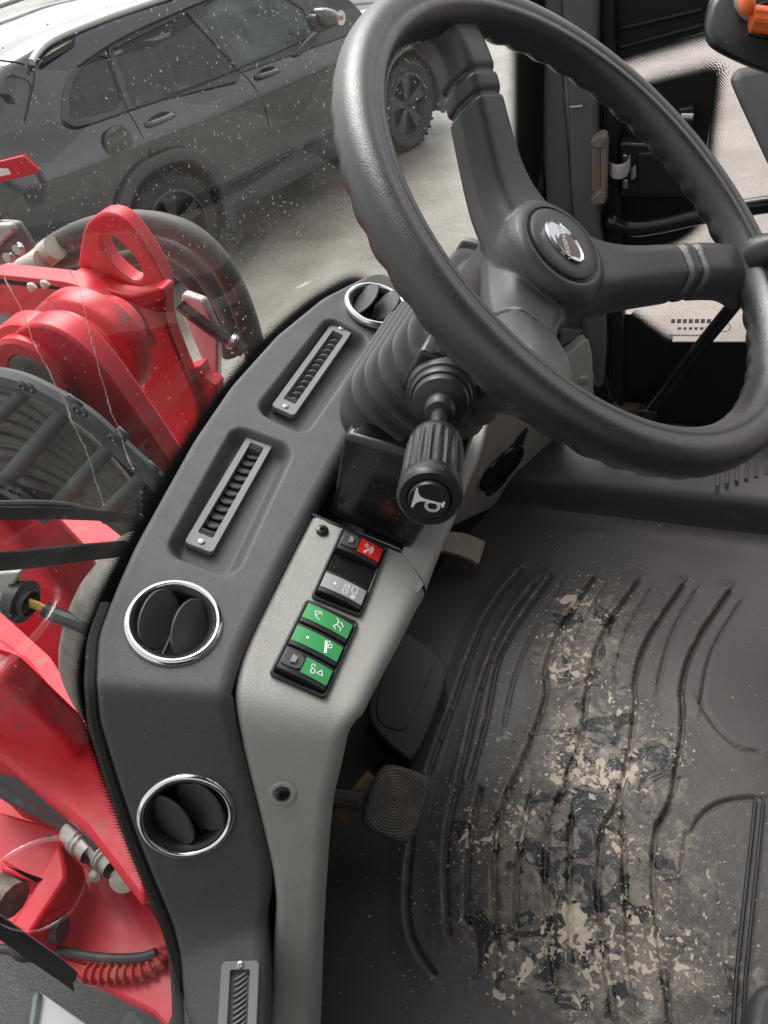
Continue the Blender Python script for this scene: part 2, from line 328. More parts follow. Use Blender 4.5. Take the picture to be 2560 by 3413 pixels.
# ------------------------------------------------------------------ swept sheets
def sheet(mb, F, I, nu, nv, rF=.006, dF=.02, rI=.008, dI=.02, hf=None, mask=None, sm=9, up=(0, 0, 1), dropI=None, arc=5, ret=False):
    F = np.asarray(F, float); I = np.asarray(I, float)
    s = np.r_[0, np.cumsum(.5*(np.linalg.norm(np.diff(F, axis=0), axis=1)+np.linalg.norm(np.diff(I, axis=0), axis=1)))]
    t = np.linspace(0, s[-1], nu)
    def rs(P):
        Q = np.stack([np.interp(t, s, P[:, k]) for k in range(3)], 1)
        if sm:
            k = np.hanning(2*sm+3)[1:-1]; k /= k.sum()
            pad = np.concatenate([2*Q[0]-Q[sm:0:-1], Q, 2*Q[-1]-Q[-2:-sm-2:-1]]); Q = np.stack([np.convolve(pad[:, j], k, 'valid') for j in range(3)], 1)
        return Q
    F = rs(F); I = rs(I); T = np.gradient(.5*(F+I), axis=0); T /= np.linalg.norm(T, axis=1)[:, None]
    X = I-F; X /= np.linalg.norm(X, axis=1)[:, None]; Nn = np.cross(T, X); Nn /= np.linalg.norm(Nn, axis=1)[:, None]
    if np.dot(Nn[nu//4], up) < 0: Nn = -Nn
    tt = np.linspace(0, 1, nv); F2 = F+X*rF; I2 = I-X*rI
    B = F2[:, None]+(I2-F2)[:, None]*tt[None, :, None]
    if hf is not None: B = B+Nn[:, None]*hf(B)[..., None]
    rows = []
    for th in np.linspace(pi/2, 0, arc)[:-1]: rows.append(F2-X*rF*sin(th)-Nn*rF*(1-cos(th)))
    rows = [rows[0]-Nn*dF]+rows
    R = []
    for th in np.linspace(0, pi/2, arc)[1:]: R.append(I2+X*rI*sin(th)-Nn*rI*(1-cos(th)))
    R.append(R[-1]+(-Nn*dI if dropI is None else np.asarray(dropI)))
    Gd = np.concatenate([np.stack(rows, 1), B, np.stack(R, 1)], 1)
    mk = None
    if mask is not None:
        cen = .25*(Gd[:-1, :-1]+Gd[1:, :-1]+Gd[:-1, 1:]+Gd[1:, 1:]); mk = mask(cen)
    mb.grid(Gd, mask=mk)
    return Gd, Nn

# dash plane
DN = nrm((sin(radians(24)), -.05, cos(radians(24)))); DP = V(-.363, .300, 1.958)
FB = on(FU(207, 1478), DP, DN); IB = on(FU(497, 1500), DP, DN); SP = IB
SN = np.cross(IB-FB, V(0, -.50, -.87)); SN = nrm(SN); SN = SN if SN[2] > 0 else -SN
def orect(fn, pts, p, n):                      # centre, long axis, cross axis, half sizes of a marked rectangle
    Q = onm(fn, pts, p, n); c = sum(Q)/4; a = nrm((Q[0]+Q[1])/2-(Q[2]+Q[3])/2); b = np.cross(n, a); b = nrm(b)
    ha = .5*np.linalg.norm((Q[0]+Q[1])/2-(Q[2]+Q[3])/2); hb = .25*(abs(np.dot(Q[1]-Q[0], b))+abs(np.dot(Q[2]-Q[3], b)))
    return c, a, b, ha, hb
rec1 = orect(c5, [(385, 795), (672, 872), (392, 1475), (66, 1372)], DP, DN)
rec2 = orect(c5, [(805, 300), (1040, 350), (722, 808), (480, 715)], DP, DN)
def rsd(P, c, a, b, ha, hb, r):
    q = P-c; x = np.abs(q@a)-ha+r; y = np.abs(q@b)-hb+r
    return np.sqrt(np.maximum(x, 0)**2+np.maximum(y, 0)**2)+np.minimum(np.maximum(x, y), 0)-r
REC = .017
def dash_h(B):
    h = np.zeros(B.shape[:2])
    for rc in (rec1, rec2):
        d = rsd(B, rc[0], rc[1], rc[2], rc[3]+.004, rc[4]+.003, .018); k = np.clip(-(d)/.013, 0, 1); k = k*k*(3-2*k); h -= REC*k
    return h
vents = [('near', FU(402, 1763), SP, SN), ('mid', FU(376, 1343), DP, DN), ('far', (1254, 1016), DP, DN)]
VC = [on(px, p, n) for _, px, p, n in vents]
def rect_slot(rc, f1, f2): return rc
frm1 = orect(c5, [(450, 850), (585, 856), (297, 1374), (143, 1366)], DP-DN*REC, DN)
frm2 = orect(c5, [(825, 342), (948, 350), (668, 745), (545, 737)], DP-DN*REC, DN)
def dash_mask(C):
    m = np.zeros(C.shape[:2], bool)
    for v in VC: m |= np.linalg.norm(C-v, axis=2) < .0345
    for c, a, b, ha, hb in (frm1, frm2):
        q = C-c; m |= (np.abs(q@a) < ha*.84) & (np.abs(q@b) < hb*.6) & (np.abs(q@DN) < .02)
    return m
F = [(-.355, .862, 1.975), (-.372, .850, 1.99), (-.379, .838, 1.994), (-.409, .76, 2.003), (-.427, .668, 2.006), (-.435, .569, 2.004), (-.433, .482, 1.999), (-.427, .408, 1.992), (-.422, .349, 1.986), (-.415, .307, 1.981), (-.407, .265, 1.974), FB+.25*(V(-.407, .265, 1.974)-FB), FB]
I = [(-.300, .862, 1.945), (-.300, .850, 1.945), (-.303, .838, 1.946), (-.308, .76, 1.946), (-.309, .668, 1.945), (-.310, .569, 1.944), (-.310, .482, 1.942), (-.309, .408, 1.939), (-.308, .349, 1.936), (-.307, .307, 1.933), (-.304, .285, 1.931), IB+V(-.002, .012, .001), IB]
for f, i in (((212, 1555), (515, 1590)), ((250, 1680), (540, 1680)), ((290, 1800), (566, 1780)), ((330, 1900), (590, 1880)), ((372, 2000), (590, 1930))):
    F.append(on(FU(*f), SP, SN)); I.append(on(FU(*i), SP, SN))
LN = nrm((.25, -.28, .93)); LP = on(FU(480, 2010), SP, SN)
F.append(on(FU(388, 2062), LP, LN)); I.append(on(FU(575, 2000), LP, LN))
for f, i in (((393, 2130), (575, 2080)), ((396, 2212), (572, 2212)), ((392, 2420), (560, 2420))):
    F.append(on(FU(*f), LP, LN)); I.append(on(FU(*i), LP, LN))
dash = thing('dashboard', (-.37, .5, 1.9), 'long charcoal plastic dashboard with round chrome air vents along the windscreen', 'dashboard')
mb = MB(); DG, DNn = sheet(mb, F, I, 520, 84, rF=.005, dF=.03, rI=.012, dI=.03, hf=dash_h, mask=dash_mask, sm=7)
mb.build('dash_panel', MT['dash'], dash, smooth=80, recalc=False)

# dusty felt seal between dash edge and glass, black printed border
Fe = DG[:, 1]
fe = Fe[::6]
nn = len(fe); tg = np.gradient(fe[:, 1:], axis=0); tg /= np.linalg.norm(tg, axis=1)[:, None]
outw = np.stack([-tg[:, 1], tg[:, 0]], 1)                 # outward in the (y,z) sheet of the glass
if outw[nn//2, 1] < 0: outw = -outw
def gl3(yz, inset=.002): return np.array([(gx(y)+inset, y, z) for y, z in yz])
yz = np.array(chaikin(fe[:, 1:], 1)); k = np.hanning(31); k /= k.sum()
def smooth2(P, w=15):
    k = np.hanning(2*w+1); k /= k.sum(); pad = np.concatenate([np.repeat(P[:1], w, 0), P, np.repeat(P[-1:], w, 0)])
    return np.stack([np.convolve(pad[:, j], k, 'valid') for j in range(P.shape[1])], 1)
tail = np.array([(.875, 1.96), (.90, 1.925), (.95, 1.885), (1.02, 1.86), (1.09, 1.87), (1.135, 1.91), (1.155, 1.99), (1.16, 2.2), (1.16, 2.85)])
yz = np.concatenate([tail[::-1], yz]) if yz[0, 0] > yz[-1, 0] else np.concatenate([yz, tail])
yz = resample(yz, 300); yz = smooth2(yz, 6)
tg = np.gradient(yz, axis=0); tg /= np.linalg.norm(tg, axis=1)[:, None]; ow = np.stack([tg[:, 1], -tg[:, 0]], 1)
mid_i = np.argmin(np.abs(yz[:, 0]-.55)+np.abs(yz[:, 1]-2.0))
if ow[mid_i, 1] < 0: ow = -ow
FR0, FR1 = -.004, .013
mb = MB(); mb.grid(np.stack([gl3(yz-ow*.10), gl3(yz-ow*.03), gl3(yz+ow*FR0)], 1)); mb.build('printed_border', MT['frit'], ws, smooth=60, recalc=False)
dots_strip('dot_screen', gl3(yz+ow*FR0), gl3(yz+ow*FR1), ws, .0031)
mb = MB(); fs = DG[:, 2]; mb.tube(resample(fs[300:], 60)+V(-.006, -.002, -.004), .0055, 8); mb.build('edge_seal', mat('felt_seal', (.03, .028, .025), .9, bump=.8, bscale=600, specks=.6), dash)

def round_vent(i, ang, tilt, sep=.0135, lift=-.006, wide=True):
    _, px, p, n = vents[i]; c = VC[i]; a, b, n = frame(n, (0, 1, 0))
    r = MB(); r.lathe([(.0330, -.004), (.0330, .0012), (.0336, .0028), (.0352, .0040), (.0370, .0038), (.0386, .0024), (.0396, .0006), (.0398, -.003)], c, n, seg=72)
    vent = r.build('round_vent', MT['chrome'], dash, smooth=80)
    h = MB(); h.lathe([(.0335, .0005), (.0325, .0015), (.0292, -.001), (.0284, -.004), (.028, -.028), (.0, -.028)], c, n, seg=64); h.build('vent_cup', MT['bplastic'], vent, smooth=40)
    la = nrm(on((px[0]+ang[0], px[1]+ang[1]), c, n)-c); lb = np.cross(n, la)       # la: long axis of the vanes
    vw = nrm(CAM-c); ws_ = [np.linalg.norm(np.cross(np.cross(la, lb*cos(q)+n*sin(q)), vw)) for q in (tilt, -tilt)]
    fc_ = [abs(np.dot(np.cross(la, lb*cos(q)+n*sin(q)), vw)) for q in (tilt, -tilt)]
    tilt = tilt if (fc_[0] > fc_[1]) == wide else -tilt
    for s in (-1, 1):
        pn = lb*cos(tilt)+n*sin(tilt)                       # width direction of the vane
        th = np.linspace(0, 2*pi, 40, endpoint=False)
        L_ = .0266; Wd = .0196
        cc = c+lb*s*sep+n*lift
        ring = [cc+la*(L_*cos(t))+pn*(Wd*np.sign(sin(t))*abs(sin(t))**.9) for t in th]
        v = MB(); v.prism(ring, np.cross(la, pn)*.0026); v.build('vane', MT['vane'], vent, bevel=.0008)
    s = MB(); s.tube([c-la*.027-n*.014, c+la*.027-n*.014], .0020, 8); s.build('pivot', MT['bplastic'], vent)
    return vent
round_vent(1, (-100, 220), radians(46), lift=-.004); round_vent(2, (-60, 225), radians(50), lift=.003); round_vent(0, (130, 210), radians(30), wide=False)

def screw(c, n, r, parent, m='steel', name='screw'):
    n = nrm(n); s = MB(); s.lathe([(r, 0), (r*.95, r*.25), (r*.6, r*.45), (r*.28, r*.42), (r*.26, r*.1), (0, r*.1)], c, n, seg=18)
    a, b, _ = frame(n, (.3, 1, .2)); o = s.build(name, MT[m], parent, smooth=40)
    return o
def slot_vent(fr, mode, N, parent, k=.84, depth=.008):
    c, a, b, ha, hb = fr; c = c+N*depth
    oh = rrect(c, a, b, ha, hb, .004); ih = rrect(c, a, b, ha*.80, hb*.52, .0015)
    fb = MB(); n = len(oh); vs = oh+ih+[p-N*.006 for p in oh]+[p-N*.02 for p in ih]
    f = [(i, (i+1) % n, n+(i+1) % n, n+i) for i in range(n)]+[((i+1) % n, i, 2*n+i, 2*n+(i+1) % n) for i in range(n)]+[(n+i, n+(i+1) % n, 3*n+(i+1) % n, 3*n+i) for i in range(n)]
    fb.add(vs, f); v = fb.build('slot_vent', MT['framegrey'], parent, bevel=.0007)
    w = MB(); w.box(c-N*.024, (a, b, N), (ha*.8, hb*.52, .004)); w.build('vent_well', MT['bdeep'], v, smooth=0)
    for s in (-1, 1): screw(c+a*s*ha*.91, N, .0032, v)
    L = ha*.74
    if mode == 'disc':
        k_ = 11
        for j in range(k_):
            q = c+a*(L*(-.92+1.84*j/(k_-1)))-N*.0075
            d = MB(); ax = nrm(a*.40+b*.12+N*.9); d.lathe([(.0, .0012), (hb*.56, .0010), (hb*.60, 0), (hb*.56, -.0010), (0, -.0012)], q, ax, seg=22); d.build('blade', MT['framegrey'] if 0 else MT['vane'], v, smooth=40)
    else:
        k_ = 12
        for j in range(k_):
            q = c+a*(L*(-.92+1.84*j/(k_-1)))-N*.009
            d = MB(); ax = nrm(a*.75+b*.45+N*.12)
            d.lathe([(.0, .0007), (hb*.5, .0006), (hb*.52, 0), (hb*.5, -.0006), (0, -.0007)], q, ax, seg=22); d.build('blade', MT['framegrey'], v, smooth=40)
    for s in (-1, 1) if mode == 'disc' else (-1,):
        q = c+a*s*ha*.755-N*.004
        d = MB(); t = np.linspace(0, 2*pi, 40, endpoint=False); R = .0068
        ring = [q+a*(R*.75+.0004*(i % 2))*cos(x)+N*(R+.0004*(i % 2))*sin(x)-b*hb*.45-N*.003 for i, x in enumerate(t)]
        d.prism(ring, b*hb*.9); d.build('thumb_wheel', MT['bplastic'], v, smooth=20)
    return v
slot_vent(frm1, 'disc', DN, dash); slot_vent(frm2, 'thin', DN, dash)
frm3 = orect(c4, [(935, 1945), (1085, 1950), (1075, 2330), (905, 2330)], LP, LN)
slot_vent(frm3, 'thin', LN, dash, depth=.005)

# ------------------------------------------------------------------ grey console beside the dash
CD = DN*-.010; CP = DP+CD
con = thing('switch_console', (-.25, .4, 1.9), 'light grey leather grained console with rocker switches between dashboard and floor mat', 'console')
SP2 = on(FU(630, 1540), CP, DN); B1, B2 = on(FU(508, 1515), CP, DN), on(FU(770, 1560), CP, DN)
SN2 = np.cross(B2-B1, V(0, -.50, -.87)); SN2 = nrm(SN2); SN2 = SN2 if SN2[2] > 0 else -SN2
F = onm(FU, [(676, 1108), (648, 1160), (610, 1232), (540, 1370), (516, 1440), (506, 1500)], CP, DN)
I = onm(FU, [(925, 1272), (908, 1300), (880, 1358), (826, 1460), (800, 1510), (785, 1545)], CP, DN)
for f, i in (((512, 1560), (757, 1585)), ((530, 1650), (742, 1660)), ((556, 1750), (722, 1740)), ((585, 1870), (712, 1840)), ((597, 1955), (706, 1930)), ((590, 2060), (700, 2030)), ((582, 2212), (694, 2212)), ((570, 2400), (685, 2400))):
    F.append(on(FU(*f), SP2, SN2)); I.append(on(FU(*i), SP2, SN2))
mb = MB(); CG, _ = sheet(mb, F, I, 260, 40, rF=.008, dF=.03, rI=.016, dI=.0, dropI=(-.12, .0, -.15), sm=9, arc=7)
# arm beside the column notch
F2_ = onm(FU, [(868, 1190), (905, 1110), (945, 1040), (985, 985), (1020, 930), (1056, 860)], CP, DN)
I2_ = onm(FU, [(925, 1270), (950, 1200), (985, 1120), (1015, 1040), (1040, 985), (1066, 890)], CP, DN)
sheet(mb, F2_, I2_, 80, 12, rF=.004, dF=.06, rI=.012, dI=0, dropI=(-.12, 0, -.2), sm=5, arc=6)
pj_ = onm(FU, [(700, 1122), (790, 1155), (862, 1184), (872, 1194), (916, 1262), (902, 1280)], CP-DN*.0006, DN); mb.prism(pj_, -DN*.05)
mb.build('console_shell', MT['grey'], con, smooth=80, recalc=False)
mb = MB(); w1 = on(FU(676, 1108), CP, DN); w2 = on(FU(868, 1190), CP, DN)
mb.prism([w1, w2, w2-DN*.12, w1-DN*.12], V(0, -.003, 0)); mb.build('notch_edge', MT['bplastic'], con)
sc1 = on(FU(696, 1147), CP, DN); screw(sc1+DN*.0005, DN, .0062, con, 'bgloss')
sc2 = on(FU(610, 1714), SP2, SN2); screw(sc2, SN2, .0062, con, 'bgloss')
mb = MB(); mb.lathe([(.012, .0006), (.0095, .0016), (.0075, .001)], sc2, SN2, seg=28); mb.build('screw_boss', MT['grey'], con, smooth=60)

# rocker switch banks
def uvframe(poly):
    c = sum(poly)/4; a = nrm((poly[1]+poly[2])/2-(poly[0]+poly[3])/2); n = DN; b = nrm(np.cross(n, a))
    return c, a, b
def strip(mb, P, w, n, h=0):                   # thin printed line standing on a face
    P = [np.asarray(p, float) for p in P]
    for i in range(len(P)-1):
        d = P[i+1]-P[i]; l = np.linalg.norm(d)
        if l < 1e-7: continue
        s = np.cross(n, d/l)*w*.5; e = d/l*w*.3
        mb.add([P[i]-s-e+n*h, P[i+1]-s+e+n*h, P[i+1]+s+e+n*h, P[i]+s-e+n*h], [(0, 1, 2, 3)])
def bank(px, rows, parent):
    Q = [on(FU(*p) if 0 else p, CP, DN) for p in px]; N = DN        # Q: far-left, far-right, near-right, near-left
    c = sum(Q)/4; b = nrm((Q[0]+Q[1])/2-(Q[2]+Q[3])/2)              # away from the camera along the bank
    a = nrm(np.cross(b, N)); hb = .5*np.linalg.norm((Q[0]+Q[1])/2-(Q[2]+Q[3])/2); ha = .25*(np.linalg.norm(Q[1]-Q[0])+np.linalg.norm(Q[2]-Q[3]))
    fr = MB(); o_ = rrect(c+N*.004, a, b, ha, hb, .004); i_ = rrect(c+N*.004, a, b, ha-.003, hb-.003, .002); n = len(o_)
    vs = o_+i_+[p-N*.01 for p in o_]+[p-N*.0035 for p in i_]
    fr.add(vs, [(i, (i+1) % n, n+(i+1) % n, n+i) for i in range(n)]+[((i+1) % n, i, 2*n+i, 2*n+(i+1) % n) for i in range(n)]+[(n+i, n+(i+1) % n, 3*n+(i+1) % n, 3*n+i) for i in range(n)]+[tuple(range(3*n, 4*n))])
    bz = fr.build('switch_bezel', MT['bplastic'], parent, bevel=.001)
    H = hb-.004; k = len(rows); pitch = 2*H/k
    for j, (kind, colr, icons) in enumerate(rows):
        cc = c+b*(H-pitch*(j+.5)); hw = ha-.0036; hd = pitch*.5-.0009
        if kind == 'blank':
            m = MB(); m.box(cc+N*.0012, (a, b, N), (hw, hd, .001)); m.build('blank_cover', MT['bgloss'], bz, bevel=.0006); continue
        # rocker: arched profile along a, tilted
        A_ = np.linspace(-1, 1, 15); tilt = .0022
        prof = [cc+a*hw*x+N*(.0105-.0022*x*x-tilt*x) for x in A_]
        m = MB(); pol = [cc-a*hw+N*.001]+prof+[cc+a*hw+N*.001]
        m.prism([p+b*hd for p in pol], -b*2*hd); rk = m.build('rocker_switch', MT['bplastic'], bz, bevel=.0007)
        def surf(x, y, h=.0003): return cc+a*hw*x+b*hd*y+N*(.0105-.0022*x*x-tilt*x+h)
        x0 = -.98 if kind == 'full' else -.12
        xs = np.linspace(x0, .985, 10); m = MB(); y0, y1 = (-.62, .72)
        top = np.array([[surf(x, y, .0007) for y in (y0, y1)] for x in xs]); bot = np.array([[surf(x, y, -.0005) for y in (y0, y1)] for x in xs])
        sec = [[top[i, 0], top[i, 1], bot[i, 1], bot[i, 0]] for i in range(len(xs))]; m.loft(sec)
        m.add([surf(.985, y0, .0007), surf(.985, y1, .0007), surf(1.0, y1, -.007), surf(1.0, y0, -.007)], [(0, 1, 2, 3)])
        m.build('switch_cap', MT[colr], rk, smooth=30)
        if kind == 'lock':
            m = MB(); P4 = [surf(x, y, .0004) for x, y in ((-.92, -.6), (-.92, .7), (-.35, .7), (-.14, .45), (-.14, -.4), (-.35, -.6))]
            m.prism([p+N*.0012 for p in P4], -N*.002)
            m.build('lock_slider', MT['vane'], rk, bevel=.0005)
            m = MB(); m.prism([surf(x, y, .0032) for x, y in ((-.62, -.28), (-.62, .4), (-.4, .3), (-.4, -.2))], -N*.003); m.build('lock_grip', MT['framegrey'], rk, bevel=.0005)
        ic = MB()
        for pts, wd in icons: strip(ic, [surf(x, y, .0010) for x, y in pts], wd, N)
        if icons: ic.build('symbol', MT['white'], rk, smooth=0, recalc=False)
    return bz
def arc(cx, cy, r, t0, t1, k=9, sx=.42): return [(cx+r*sx*cos(t), cy+r*sin(t)) for t in np.linspace(radians(t0), radians(t1), k)]
W1 = .0007
touch = [(arc(.36, .05, .5, -60, 60), W1), (arc(.36, .05, .34, -60, 60), W1), (arc(.36, .05, .18, -80, 80), W1), ([(.25, -.35), (.36, .02)], W1*1.6), (arc(.22, .25, .16, 0, 360), W1), (arc(.26, -.35, .12, 0, 360), W1)]
lampi = [(arc(.50, .25, .34, 90, 270), W1), ([(.50, .59), (.60, .5), (.60, 0), (.50, -.09)], W1)]+[([(.46+.05*q, -.2), (.44+.05*q, -.5)], W1) for q in range(4)]
side = [(arc(.12, .3, .18, 0, 360), W1*.8), (arc(.10, -.25, .2, 0, 360), W1*.8), ([(.0, .4), (.0, -.3)], W1*.6), ([(.2, .5), (.24, -.4)], W1*.6)]
dot = [(arc(-.42, .05, .07, 0, 360), .0011)]
bucket = [([(-.6, .3), (-.38, .42), (-.5, -.1), (-.6, .3)], W1), ([(-.38, .42), (-.28, .2)], W1), ([(-.5, -.1), (-.3, -.3)], W1)]
rabbit = [([(.30, .55), (.42, .35), (.40, .05), (.30, -.2), (.42, -.35)], W1*1.4), ([(.42, .35), (.56, .35), (.66, .1)], W1*1.4), ([(.40, .05), (.58, -.1), (.62, -.3)], W1*1.4)]
drill = [([(.30, .45), (.44, -.4)], .0024), (arc(.50, .25, .18, 0, 360), W1*1.3), ([(.44, .5), (.42, .62), (.36, .5)], W1)]
lockb = [(arc(.30, -.1, .2, 0, 360), W1*1.2), (arc(.24, .28, .16, 0, 270), W1), ([(.46, -.1), (.60, .3), (.70, -.1), (.46, -.1)], W1*1.1)]
bank([c6(505, 128), c6(785, 218), c6(618, 652), c6(328, 512)], [('lock', 'redsw', touch), ('blank', 'bplastic', []), ('full', 'greysw', lampi+side+dot)], con)
bank([c6(300, 535), c6(610, 668), c6(412, 1130), c6(80, 970)], [('full', 'greensw', bucket+rabbit), ('full', 'greensw', drill+dot), ('lock', 'greensw', lockb)], con)

# ------------------------------------------------------------------ steering column
WC = V(-.071, .549, 2.187); WN = nrm((.674, -.11, .73)); WA = nrm(np.cross(WN, (0, 1, 0))); WB = np.cross(WN, WA)
colm = thing('steering_column', (-.27, .57, 1.95), 'black steering column with ribbed rubber bellows and horn stalk below the wheel', 'steering column')
E1 = nrm(np.cross((0, 1, 0), WN)); E1 = E1 if E1[0] > 0 else -E1; E2 = nrm(np.cross(WN, E1)); E2 = E2 if E2[1] > 0 else -E2
b0 = on(c5(835, 700), (0, .49, 0), (0, 1, 0))              # lower near front corner of the bellows
secs = []
def ringat(h, grow, hx=.055, hy=.082):
    t = h/.12
    o = b0+WN*h+E1*(hx+.004*t)+E2*(hy+.002*t); return rrect(o, E1, E2, hx*(1-.10*t)+grow, hy*(1-.05*t)+grow, .034, 7)
secs.append(ringat(-.030, -.010)); secs.append(ringat(-.012, -.006)); secs.append(ringat(-.010, -.0015))
for j in range(6):
    h = j*.0205
    secs += [ringat(h-.0026, -.0050), ringat(h-.0012, .0024), ringat(h+.0002, .0034), ringat(h+.0016, .0024), ringat(h+.0022, -.0030), ringat(h+.0034, -.0066), ringat(h+.0110, -.0075)]
for hh, gr in ((.124, -.010), (.132, -.018), (.140, -.028)): secs.append(ringat(hh, gr))
mb = MB(); mb.loft(secs); mb.build('bellows', MT['rubber'], colm, smooth=50, bevel=0)
p1 = onm(FU, [(742, 940), (1000, 1010), (884, 1192), (712, 1118)], (0, .475, 0), (0, 1, 0))
mb = MB(); mb.prism(p1, (0, .19, .01)); mb.build('column_cover', MT['bgloss'], colm, bevel=.006, seg=3)
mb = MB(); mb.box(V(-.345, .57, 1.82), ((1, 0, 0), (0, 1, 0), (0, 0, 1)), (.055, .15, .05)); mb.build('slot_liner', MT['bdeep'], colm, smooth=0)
# hub neck under the wheel
mb = MB(); mb.lathe([(.05, -.16), (.046, -.11), (.040, -.075)], WC-WN*0, WN, seg=40); mb.build('column_neck', MT['rubber'], colm)
# indicator stalk with horn button
K0 = ats((1431, 1661), .458); K1 = ats((1471, 1318), .600); KD = nrm(K0-K1); KN = KD
def kl(prof, name, m, seg=48, parent=None, sm=40): q = MB(); q.lathe(prof, K1, KD, hint=(0, 0, 1), seg=seg); return q.build(name, MT[m], parent or colm, smooth=sm)
LK = np.linalg.norm(K0-K1)
stalk = kl([(.0275, -.03), (.0275, -.004), (.0262, 0), (.0245, .001), (.0245, .007), (.0232, .009), (.0218, .009), (.0218, .014), (.0206, .0165), (.016, .0185), (.0115, .0195), (.0115, .030), (.0102, .032), (.0102, .036), (.0060, .037), (.006, .10)], 'control_stalk', 'bplastic')
KS = LK-.083
secs = []
for z, rr in ((KS, .0105), (KS+.003, .0135), (KS+.008, .0172), (KS+.016, .0188), (KS+.019, .0190)): secs.append((z, rr, 0))
for z in (KS+.022, KS+.05, KS+.066): secs.append((z, .0192, 1))
secs += [(KS+.069, .0190, .25), (KS+.071, .0197, 0), (KS+.080, .0200, 0), (LK-.001, .0192, 0), (LK+.001, .0178, 0), (LK+.001, .0137, 0), (LK-.002, .0132, 0)]
a_, b_, _ = frame(KD, (0, 0, 1)); th = np.linspace(0, 2*pi, 20*8, endpoint=False)
G = []
for z, rr, fl in secs:
    fl_ = np.clip(.5+1.6*np.cos(th*20), 0, 1)
    r_ = rr-fl*.0013*(1-fl_); G.append(K1+KD*z+np.outer(r_*np.cos(th), a_)+np.outer(r_*np.sin(th), b_))
mb = MB(); mb.grid(np.array(G), wrapv=True); knob = mb.build('stalk_knob', MT['bplastic'], colm, smooth=28)
hb_ = kl([(.0128, -.004+LK), (.0128, LK+.0025), (.0118, LK+.0040), (0, LK+.0042)], 'horn_button', 'bplastic', parent=knob)
# horn symbol (white print)
hc = K0+KD*.0046
hx = nrm(on((1431+60, 1661+28), hc, KD)-hc); hy = np.cross(KD, hx)
if np.dot(hy, ROT[1]) > 0: hy = -hy
def hp(x, y): return hc+hx*x*.0095+hy*y*.0095
mb = MB(); mb.add([hp(*q) for q in ((-1.0, .80), (-.88, .78), (-.78, .45), (-.60, .26), (-.30, .17), (.80, .14), (.84, .30), (.98, .30), (.98, -.14), (.84, -.14), (.80, .0), (-.30, -.02), (-.60, -.12), (-.78, -.32), (-.88, -.64), (-1.0, -.66))], [tuple(range(16))])
lo = [hp(.28+.40*cos(t), -.22+.33*sin(t)) for t in np.linspace(radians(150), radians(395), 16)]
strip(mb, lo, .0019, KD); mb.build('horn_symbol', MT['white'], knob, smooth=0, recalc=False)
# bracket the stalk is fixed to
BP = K1-KD*.006
BY = K1[1]+.010
bp_ = [on(e1(*q), V(K1[0], BY, K1[2]), nrm(V(.1, -1, .12))) for q in ((722, 700), (700, 640), (880, 320), (1060, 370), (1500, 690), (1490, 730), (1340, 900), (900, 900))]
mb = MB(); mb.prism(bp_, V(0, .05, 0)); mb.build('stalk_bracket', MT['bgloss'], colm, bevel=.003)
# lower right column shroud
sh = [on(e1(*q), BP-KD*.02+V(0, .03, 0), KD) for q in ((1150, 900), (1560, 690), (1540, 800), (1430, 1010), (1300, 1180), (1150, 1240), (1000, 1100))]
mb = MB(); mb.prism(roundpoly(sh), V(-.02, .06, -.03)); mb.build('column_shroud', MT['rubber'], colm, bevel=.006)

# ------------------------------------------------------------------ steering wheel
wh = thing('steering_wheel', WC, 'large black leather grained steering wheel with three spokes and silver hub badge', 'steering wheel')
RM = .185
def wpt(th, rho, zeta): return WC+(WA*cos(th)+WB*sin(th))*(RM+rho)+WN*zeta
prof = [(.0172, -.003), (.0168, .005), (.0128, .0120), (.0060, .0158), (-.0005, .0152), (-.0040, .0136), (-.0070, .0142), (-.0105, .0130), (-.0140, .0080), (-.0160, .0), (-.0158, -.008), (-.0120, -.0145), (-.003, -.0185), (.007, -.0175), (.0145, -.0115)]
prof = np.array(chaikin(prof, 2, True)); NT = 360
G = []
for i in range(NT):
    th = 2*pi*i/NT; row = []
    wav = .5+.5*cos(th*50)
    for rho, z in prof:
        bk = max(0.0, min(1.0, (-z-.002)/.010))
        k = 1-.10*bk*(1-wav**.7); row.append(wpt(th, rho*k, z*k))
    G.append(row)
mb = MB(); mb.grid(np.array(G), True, True); mb.build('rim', MT['rim'], wh, smooth=80)
def spoke(mb, th, w0=.056, w1=.047, bands=(.118, .132), lo=0):
    d = WA*cos(th)+WB*sin(th); e = np.cross(WN, d); secs = []
    rs = np.r_[np.linspace(.020, .05, 8), np.linspace(.055, .165, 90), np.linspace(.168, .180, 5)]
    for r in rs:
        t = np.clip((r-.045)/.125, 0, 1); ts = t*t*(3-2*t)
        top = -.034-lo+(.036+lo)*ts; th_ = .036-.004*ts
        w = w0+(w1-w0)*min(1, t*1.6)+.030*max(0, 1-(r-.02)/.075)**2+.012*max(0, (r-.158)/.02)**2
        g_ = 0
        for bnd in bands: g_ = max(g_, max(0, 1-abs(r-bnd)/.0024))
        k = .0032*min(1, g_*1.8); hw = w/2-k; o = WC+d*r+WN*(top-th_/2); hh = th_/2-k; P = []
        for q in np.linspace(0, 2*pi, 40, endpoint=False):
            cx, cz = cos(q), sin(q); ex = .40
            x = np.sign(cx)*abs(cx)**ex*hw; z = np.sign(cz)*abs(cz)**ex*hh
            if z > 0: x *= 1-.30*(z/hh)
            P.append(o+e*x+WN*z)
        secs.append(P)
    mb.loft(secs)
SPK = (radians(-27.1), radians(-142.1), radians(96))
mb = MB()
spoke(mb, SPK[0], bands=(.122, .137)); spoke(mb, SPK[1], bands=(.118, .130)); spoke(mb, SPK[2], w0=.054, w1=.050, bands=(.088,), lo=.010)
